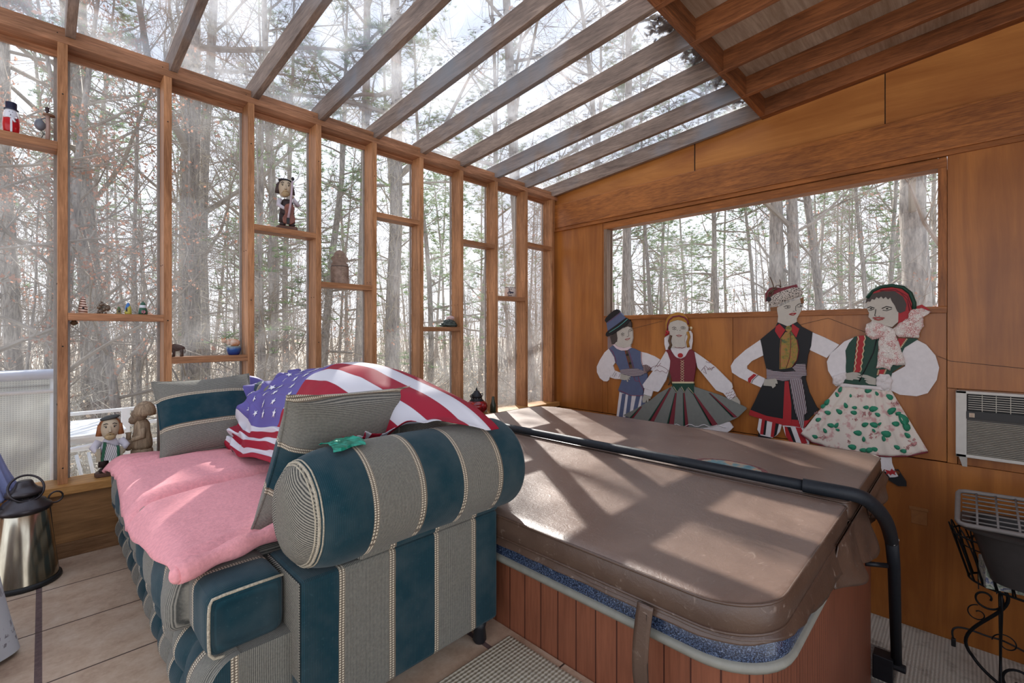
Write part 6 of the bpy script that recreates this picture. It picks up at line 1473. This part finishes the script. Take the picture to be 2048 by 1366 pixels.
def make_tree(name, seed, H, r0, nb, first, kind='bare', lean=.03, vines=False, sub=(7, 5), spread=.30):
    r = random.Random(seed); tb = MB(); bb = MB(); fo = MB(); vb = MB()
    pts = [Vector((0, 0, -.4))]; d = Vector((r.uniform(-1, 1)*lean, r.uniform(-1, 1)*lean, 1)).normalized(); q = pts[0].copy(); S = 12
    for i in range(S):
        d = (d+rv(r)*.045+Vector((0, 0, .05))).normalized(); q = q+d*(H+.4)/S; pts.append(q.copy())
    rad = [r0*(1.25 if i == 0 else 1)*(1-.80*(i/S)**1.1) for i in range(S+1)]
    tb.tube(pts, rad, 10, caps=False)
    def on(f):
        x = f*S; i = min(int(x), S-1); return pts[i].lerp(pts[i+1], x-i), rad[i]
    for b in range(nb):
        f = first+(1-first)*((b+r.random())/nb)**.9; p, rr = on(min(f, .99))
        a = r.uniform(0, 2*pi); up = r.uniform(.15, .9) if kind != 'pine' else r.uniform(-.15, .45)
        dv = Vector((math.cos(a), math.sin(a), up)).normalized(); L = H*spread*(1.15-f)*r.uniform(.6, 1.25)+.4
        P1 = limb(bb, r, p, dv, L, rr*r.uniform(.28, .5), 6, .20, 5, .03)
        for k_ in range(sub[0]):
            j = r.randint(1, 6); dd = (P1[j]-P1[j-1]).normalized(); dv2 = (dd+rv(r)*.95).normalized(); L2 = L*r.uniform(.2, .5)
            P2 = limb(bb, r, P1[j], dv2, L2, rr*.10*(1-.1*j)+.004, 4, .28, 4, .02)
            if kind == 'pine': 
                for t_ in range(3): tuft(fo, r, P2[r.randint(1, 4)], r.uniform(.14, .24), 16)
            for m_ in range(sub[1]):
                j2 = r.randint(1, 4); dv3 = (dv2+rv(r)*1.0).normalized(); P3 = limb(bb, r, P2[j2], dv3, L2*r.uniform(.25, .6)+.08, .0048, 2, .3, 3)
                if kind == 'pine': tuft(fo, r, P3[-1], r.uniform(.14, .26), 16)
                elif kind == 'oak':
                    for q_ in range(6): leaf(fo, r, P3[r.randint(0, 2)]+rv(r)*.05, r.uniform(.028, .05))
                elif kind == 'few' and r.random() < .12:
                    for q_ in range(4): leaf(fo, r, P3[-1]+rv(r)*.05, r.uniform(.03, .05))
    if vines:
        for b in range(900):
            f = r.uniform(.02, .62); p, rr = on(f); a = r.uniform(0, 2*pi); c = p+Vector((math.cos(a), math.sin(a), 0))*rr
            limb(vb, r, c, Vector((math.cos(a)*.5, math.sin(a)*.5, r.uniform(-.8, .9))), r.uniform(.15, .5), .0045, 3, .6, 3)
    t = tb.build(name, bark.m, smooth=True); bb.build('branches', twigm, t)
    if fo.v: fo.build('needles' if kind == 'pine' else 'leaves', pinem if kind == 'pine' else oakm, t)
    if vb.v: vb.build('vines', vinem, t)
    return t
protos = {'bare0': make_tree('bare_tree', 1, 16, .14, 26, .22), 'bare1': make_tree('bare_tree', 2, 18, .16, 26, .3, 'few'), 'bare2': make_tree('bare_tree', 3, 14, .105, 24, .15, 'few', .08),
          'pine0': make_tree('pine_tree', 4, 19, .155, 30, .33, 'pine', .02, sub=(5, 3), spread=.16), 'pine1': make_tree('pine_tree', 5, 17, .125, 30, .18, 'pine', .03, sub=(5, 3), spread=.17),
          'oak0': make_tree('oak_tree', 6, 7.5, .075, 20, .12, 'oak', .05, sub=(6, 4), spread=.38), 'vine0': make_tree('vine_covered_tree', 7, 17, .16, 22, .3, 'bare', .02, True),
          'thin0': make_tree('young_tree', 8, 7, .045, 20, .10, 'bare', .08, sub=(6, 5), spread=.36), 'thin1': make_tree('young_tree', 9, 6, .04, 20, .08, 'few', .12, sub=(6, 5), spread=.42)}
used = set(); TREES = []
def plant(kind, px, dist, rz, s, lab, grp=None, cat='tree', tilt=(0, 0)):
    x, y = at_dir(px, dist); o = protos[kind]
    if kind in used: o = copy_tree(o)
    used.add(kind); o.location = (x, y, gz(x, y)); o.rotation_euler = (tilt[0], tilt[1], rz); o.scale = (s[0], s[0], s[1]) if isinstance(s, tuple) else (s, s, s)
    for k_ in ('label', 'category', 'group'):
        if k_ in o: del o[k_]
    tag(o, lab, cat, grp); TREES.append((x, y)); return o
R = random.Random(11)
plant('bare1', 205, 12.5, .3, (1.0, 1.0), 'tall grey trunk leaning right behind the low left shelf', tilt=(.02, -.10))
plant('bare0', 176, 13.5, 1.3, (.9, 1.0), 'grey trunk beside the leaning one in the second glass bay', tilt=(.0, -.05))
plant('vine0', 378, 9.5, .0, (.95, 1.0), 'thick vine covered trunk in the third glass bay')
plant('bare0', 408, 12.0, 2.2, (1.0, 1.0), 'grey trunk just right of the vine covered one in the third bay')
plant('vine0', 785, 9.0, 2.0, (.95, 1.05), 'thick dark vine covered trunk in the sixth glass bay', tilt=(0, .05))
plant('bare1', 715, 13, 4.0, (.9, 1), 'slender grey trunk left of the dark vine covered one', tilt=(0, .05))
plant('bare1', 1066, 10.5, 1.0, (1.0, 1), 'grey trunk seen in the last glass bay beside the plywood wall')
plant('bare0', 1838, 9.0, .5, (1.35, 1.1), 'broad pale trunk at the right end of the long window')
plant('bare1', 1556, 11.5, 2.5, (1.0, 1), 'trunk rising behind the fur hat figure in the long window')
plant('bare0', 1590, 11.2, 4.5, (.95, 1), 'second trunk close beside the one behind the fur hat figure', tilt=(.03, 0))
plant('bare2', 1655, 13.5, 1.0, (1.1, 1), 'slightly leaning trunk in the middle right of the long window', tilt=(-.05, .05))
plant('bare2', 1700, 8.5, 3.0, (.8, 1.0), 'thin tree with a long branch slanting up across the long window', tilt=(-.42, .48))
plant('bare1', 1250, 12.0, 3.0, (.8, 1), 'trunk close to the left jamb of the long window')
plant('pine1', 40, 11, .8, (1, .9), 'bushy green pine beyond the first glass bay')
plant('pine1', 640, 10.5, 2.8, (.8, .55), 'small dense evergreen beyond the fifth glass bay')
for px_, d_, s_, w_ in ((575, 15.5, .8, 'fourth'), (862, 14.0, .75, 'seventh'), (960, 15.0, .7, 'eighth')): plant('pine1', px_, d_, px_*.1, (s_, s_), 'dark green pine filling the gap beyond the %s glass bay' % w_)
for px_, d_, s_, w_ in ((1310, 14.0, .62, 'at the left end of'), (1440, 16.0, .8, 'between the heads in'), (1745, 15.0, .6, 'right of the fur hat in')): plant('pine1', px_, d_, px_*.1, (s_, s_), 'dark green pine standing %s the long window' % w_)
plant('oak0', 90, 7.6, 0, 1.0, 'young oak holding brown leaves in the first glass bay'); plant('oak0', 250, 8.4, 2, .9, 'brown leaved young oak in the second glass bay'); plant('oak0', -60, 7.2, 4, .95, 'brown leaved young oak at the far left edge of the view')
plant('bare0', 545, 14.0, 5.0, (1.0, 1), 'straight grey trunk behind the carved cellist')
n = 0
while n < 84:
    px = R.uniform(-150, 2150); d = 13+32*R.random()**.8; x, y = at_dir(px, d)
    if any(math.hypot(x-a, y-b) < 1.15 for a, b in TREES): continue
    if (x < 5 and y < 4): continue
    kd = R.choice(['bare0', 'bare1', 'bare2', 'bare2', 'pine1', 'pine0', 'pine1', 'pine0'])
    s = R.uniform(.65, 1.15)
    lab = {'b': 'bare winter tree standing in the woods outside the glass', 'p': 'green pine standing among the bare trees outside the glass'}[kd[0]]
    plant(kd, px, d, R.uniform(0, 6.28), (s*R.uniform(.7, 1.0), s), lab, 'bare trees in the woods' if kd[0] == 'b' else 'pines in the woods', tilt=(R.gauss(0, .03), R.gauss(0, .03))); n += 1
n = 0
while n < 46:
    px = R.uniform(-150, 2150); d = 6.5+16*R.random(); x, y = at_dir(px, d)
    if y < 5.6 and x < 4.6 or (x < 5.5 and y < 6): continue
    plant(R.choice(['thin0', 'thin1']), px, d, R.uniform(0, 6.28), R.uniform(.6, 1.1), 'thin leafless sapling in the undergrowth outside the glass', 'saplings in the woods'); n += 1
# brush
def shrub(seed, N=46):
    r = random.Random(seed); m = MB(); lf_ = MB()
    for i in range(N):
        a = r.uniform(0, 6.28); p = Vector((r.gauss(0, .25), r.gauss(0, .25), -.1)); d = Vector((math.cos(a)*.45, math.sin(a)*.45, 1)).normalized(); L = r.uniform(.7, 1.9)
        P = limb(m, r, p, d, L, .0065, 6, .22, 3)
        for k_ in range(8):
            P2 = limb(m, r, P[r.randint(1, 6)], (d+rv(r)*1.2).normalized(), r.uniform(.15, .55), .0035, 3, .35, 3)
            if r.random() < .35: leaf(lf_, r, P2[-1], r.uniform(.03, .05))
    o = m.build('bare_shrub', flat('brush_tan', sr(176, 170, 158), .9, 0, .25, 5)); lf_.build('leaves', flat('dry_leaf_tan', sr(196, 178, 158), .8, 0, .25, 6, trans=.4), o); return o
sp_ = [shrub(20), shrub(21), shrub(22)]; su = set(); n = 0
while n < 105:
    px = R.uniform(-150, 2150); d = 6.2+15*R.random()**1.2; x, y = at_dir(px, d)
    if (x < 5.2 and y < 5.9): continue
    k_ = n % 3; o = sp_[k_] if k_ not in su else copy_tree(sp_[k_]); su.add(k_)
    o.location = (x, y, gz(x, y)); o.rotation_euler = (0, 0, R.uniform(0, 6.28)); s = R.uniform(.75, 1.35); o.scale = (s, s, s*R.uniform(.8, 1.1))
    tag(o, 'bare twiggy shrub in the undergrowth outside the glass', 'shrub', 'shrubs in the woods'); n += 1
# dense far thicket
r = random.Random(77); th = MB()
for i in range(3600):
    a = YAW-1.05+2.1*r.random(); d = 20+26*r.random(); x, y = d*math.cos(a), d*math.sin(a); p = Vector((x, y, gz(x, y)-.1)); L = r.uniform(1.0, 4.5) if i % 6 else r.uniform(5, 9)
    P = limb(th, r, p, Vector((r.gauss(0, .12), r.gauss(0, .12), 1)).normalized(), L, (.010+.002*L) if i % 6 else r.uniform(.02, .045), 4, .10, 3)
    for k_ in range(6): limb(th, r, P[r.randint(1, 4)], (Vector((0, 0, .5))+rv(r)).normalized(), L*.25, .008, 2, .3, 3)
th = th.build('thicket', flat('thicket_grey', sr(158, 146, 134), .9, 0, .25, 1)); tag(th, 'tangled leafless brush filling the far woods', 'thicket', kind='stuff')

# ------------------------------------------------------------------ deck, rail, plastic table and chair, mesh screen
dkm = wood('deck_boards', sr(206, 200, 190), sr(160, 152, 142), 'x', .8)
d_ = MB()
for i in range(17): d_.box((-3.2, 3.32+.14*i, -.43), (1.25, 3.32+.14*i+.132, -.40))
dk_ = d_.build('floor', dkm); tag(dk_, kind='structure', label='pale board deck outside the left end of the glass wall')
wpl = flat('white_plastic', (.80, .80, .79), .4, 0, .03)
r = empty('deck_railing', (.2, 5.62, -.40), label='white deck railing behind the plastic table', cat='railing')
for x in (-2.4, -.9, .55, 1.22): pc(r, MB().box((x-.2-.03, -.03, 0), (x-.2+.03, .03, .76)), 'post', wpl, False, bevel=.003)
for z in (.44, .62, .76): pc(r, MB().box((-2.6, -.018, z-.03), (1.05, .018, z)), 'rail', wpl, False, bevel=.003)
pc(r, MB().box((.98, -.035, 0), (1.05, .035, .80)), 'post', wpl, False)
def wtable():
    r = empty('plastic_table', (.10, 4.95, -.40), label='white plastic garden table on the deck outside the second bay', cat='table')
    o = rounded(-.40, .36, -.40, .42, (.12,)*4); pc(r, MB().prism([(a, b_, .700) for a, b_ in o], (0, 0, .02)), 'table_top', wpl, False, bevel=.004)
    pc(r, MB().prism([(a*.94, b_*.94, .655) for a, b_ in o], (0, 0, .045)), 'apron', wpl, False)
    for sx_, sy_ in ((-1, -1), (1, -1), (1, 1), (-1, 1)): pc(r, MB().tube([(sx_*.30-.02, sy_*.33, .66), (sx_*.34-.02, sy_*.37, 0)], [.032, .022], 10), 'leg', wpl)
    return r
wtable()
r = empty('plastic_chair', (.30, 4.25, -.40), .5, label='white plastic garden chair in front of the plastic table outside', cat='chair')
pc(r, MB().prism([(a, b_, .40) for a, b_ in rounded(-.21, .21, -.20, .20, (.05,)*4)], (0, 0, .018)), 'seat', wpl, False, bevel=.003)
bq = MB()
for i in range(5): bq.tube([(-.14+.07*i, .20, .41), (-.15+.075*i, .27, .60)], .011, 8)
bq.tube([(-.19, .19, .40), (-.20, .27, .58), (-.12, .29, .64), (.12, .29, .64), (.20, .27, .58), (.19, .19, .40)], .016, 10); pc(r, bq, 'backrest', wpl)
for sx_, sy_ in ((-1, -1), (1, -1), (1, 1), (-1, 1)): pc(r, MB().tube([(sx_*.19, sy_*.18, .41), (sx_*.22, sy_*.21, 0)], [.022, .016], 8), 'leg', wpl)
# translucent mesh screen on a white tube frame
sm = NT('white_mesh'); v = sm.obj(); x, y, z = sm.sep(v); gx = sm.math('MULTIPLY_ADD', sm.math('SINE', sm.math('MULTIPLY', x, 520)), .5, .5); gz_ = sm.math('MULTIPLY_ADD', sm.math('SINE', sm.math('MULTIPLY', z, 520)), .5, .5)
n_ = sm.noise(v, 3, 4, .6); hh = sm.math('ADD', sm.math('MULTIPLY', sm.math('MAXIMUM', gx, gz_), .5), sm.math('MULTIPLY', n_, .6)); col = sm.ramp(hh, [(.3, sr(176, 178, 176)), (.9, sr(228, 228, 222))])
sm.set(col, .8); tl = sm.n('ShaderNodeBsdfTranslucent'); sm.l(col, tl.inputs[0]); mx = sm.n('ShaderNodeMixShader'); mx.inputs[0].default_value = .55; sm.l(sm.b.outputs[0], mx.inputs[1]); sm.l(tl.outputs[0], mx.inputs[2]); sm.l(mx.outputs[0], sm.out.inputs[0])
r = empty('mesh_screen', (-1.0, 4.1, -.40), label='white mesh privacy screen on a tube frame outside the first bay', cat='screen')
pc(r, MB().box((-1.4, -.004, .03), (1.05, .004, 1.14)), 'mesh', sm.m, False)
pc(r, MB().tube([(-1.4, -.01, 1.205), (1.06, -.01, 1.205)], .032, 12), 'top_roll', flat('pale_blue_roll', sr(206, 214, 232), .4, 0, .04)); pc(r, MB().tube([(-1.4, -.02, 1.10), (1.06, -.02, 1.10)], .012, 10), 'frame_tube', wpl); pc(r, MB().tube([(-1.4, -.02, .36), (1.06, -.02, .40)], .014, 10), 'frame_tube', wpl); pc(r, MB().tube([(1.05, -.01, 0), (1.05, -.01, 1.20)], .016, 10), 'frame_post', wpl); pc(r, MB().tube([(-1.4, -.01, 0), (-1.4, -.01, 1.20)], .016, 10), 'frame_post', wpl)
pc(r, MB().box((-1.4, .004, 1.13), (1.05, .012, 1.18)), 'valance', sm.m, False)
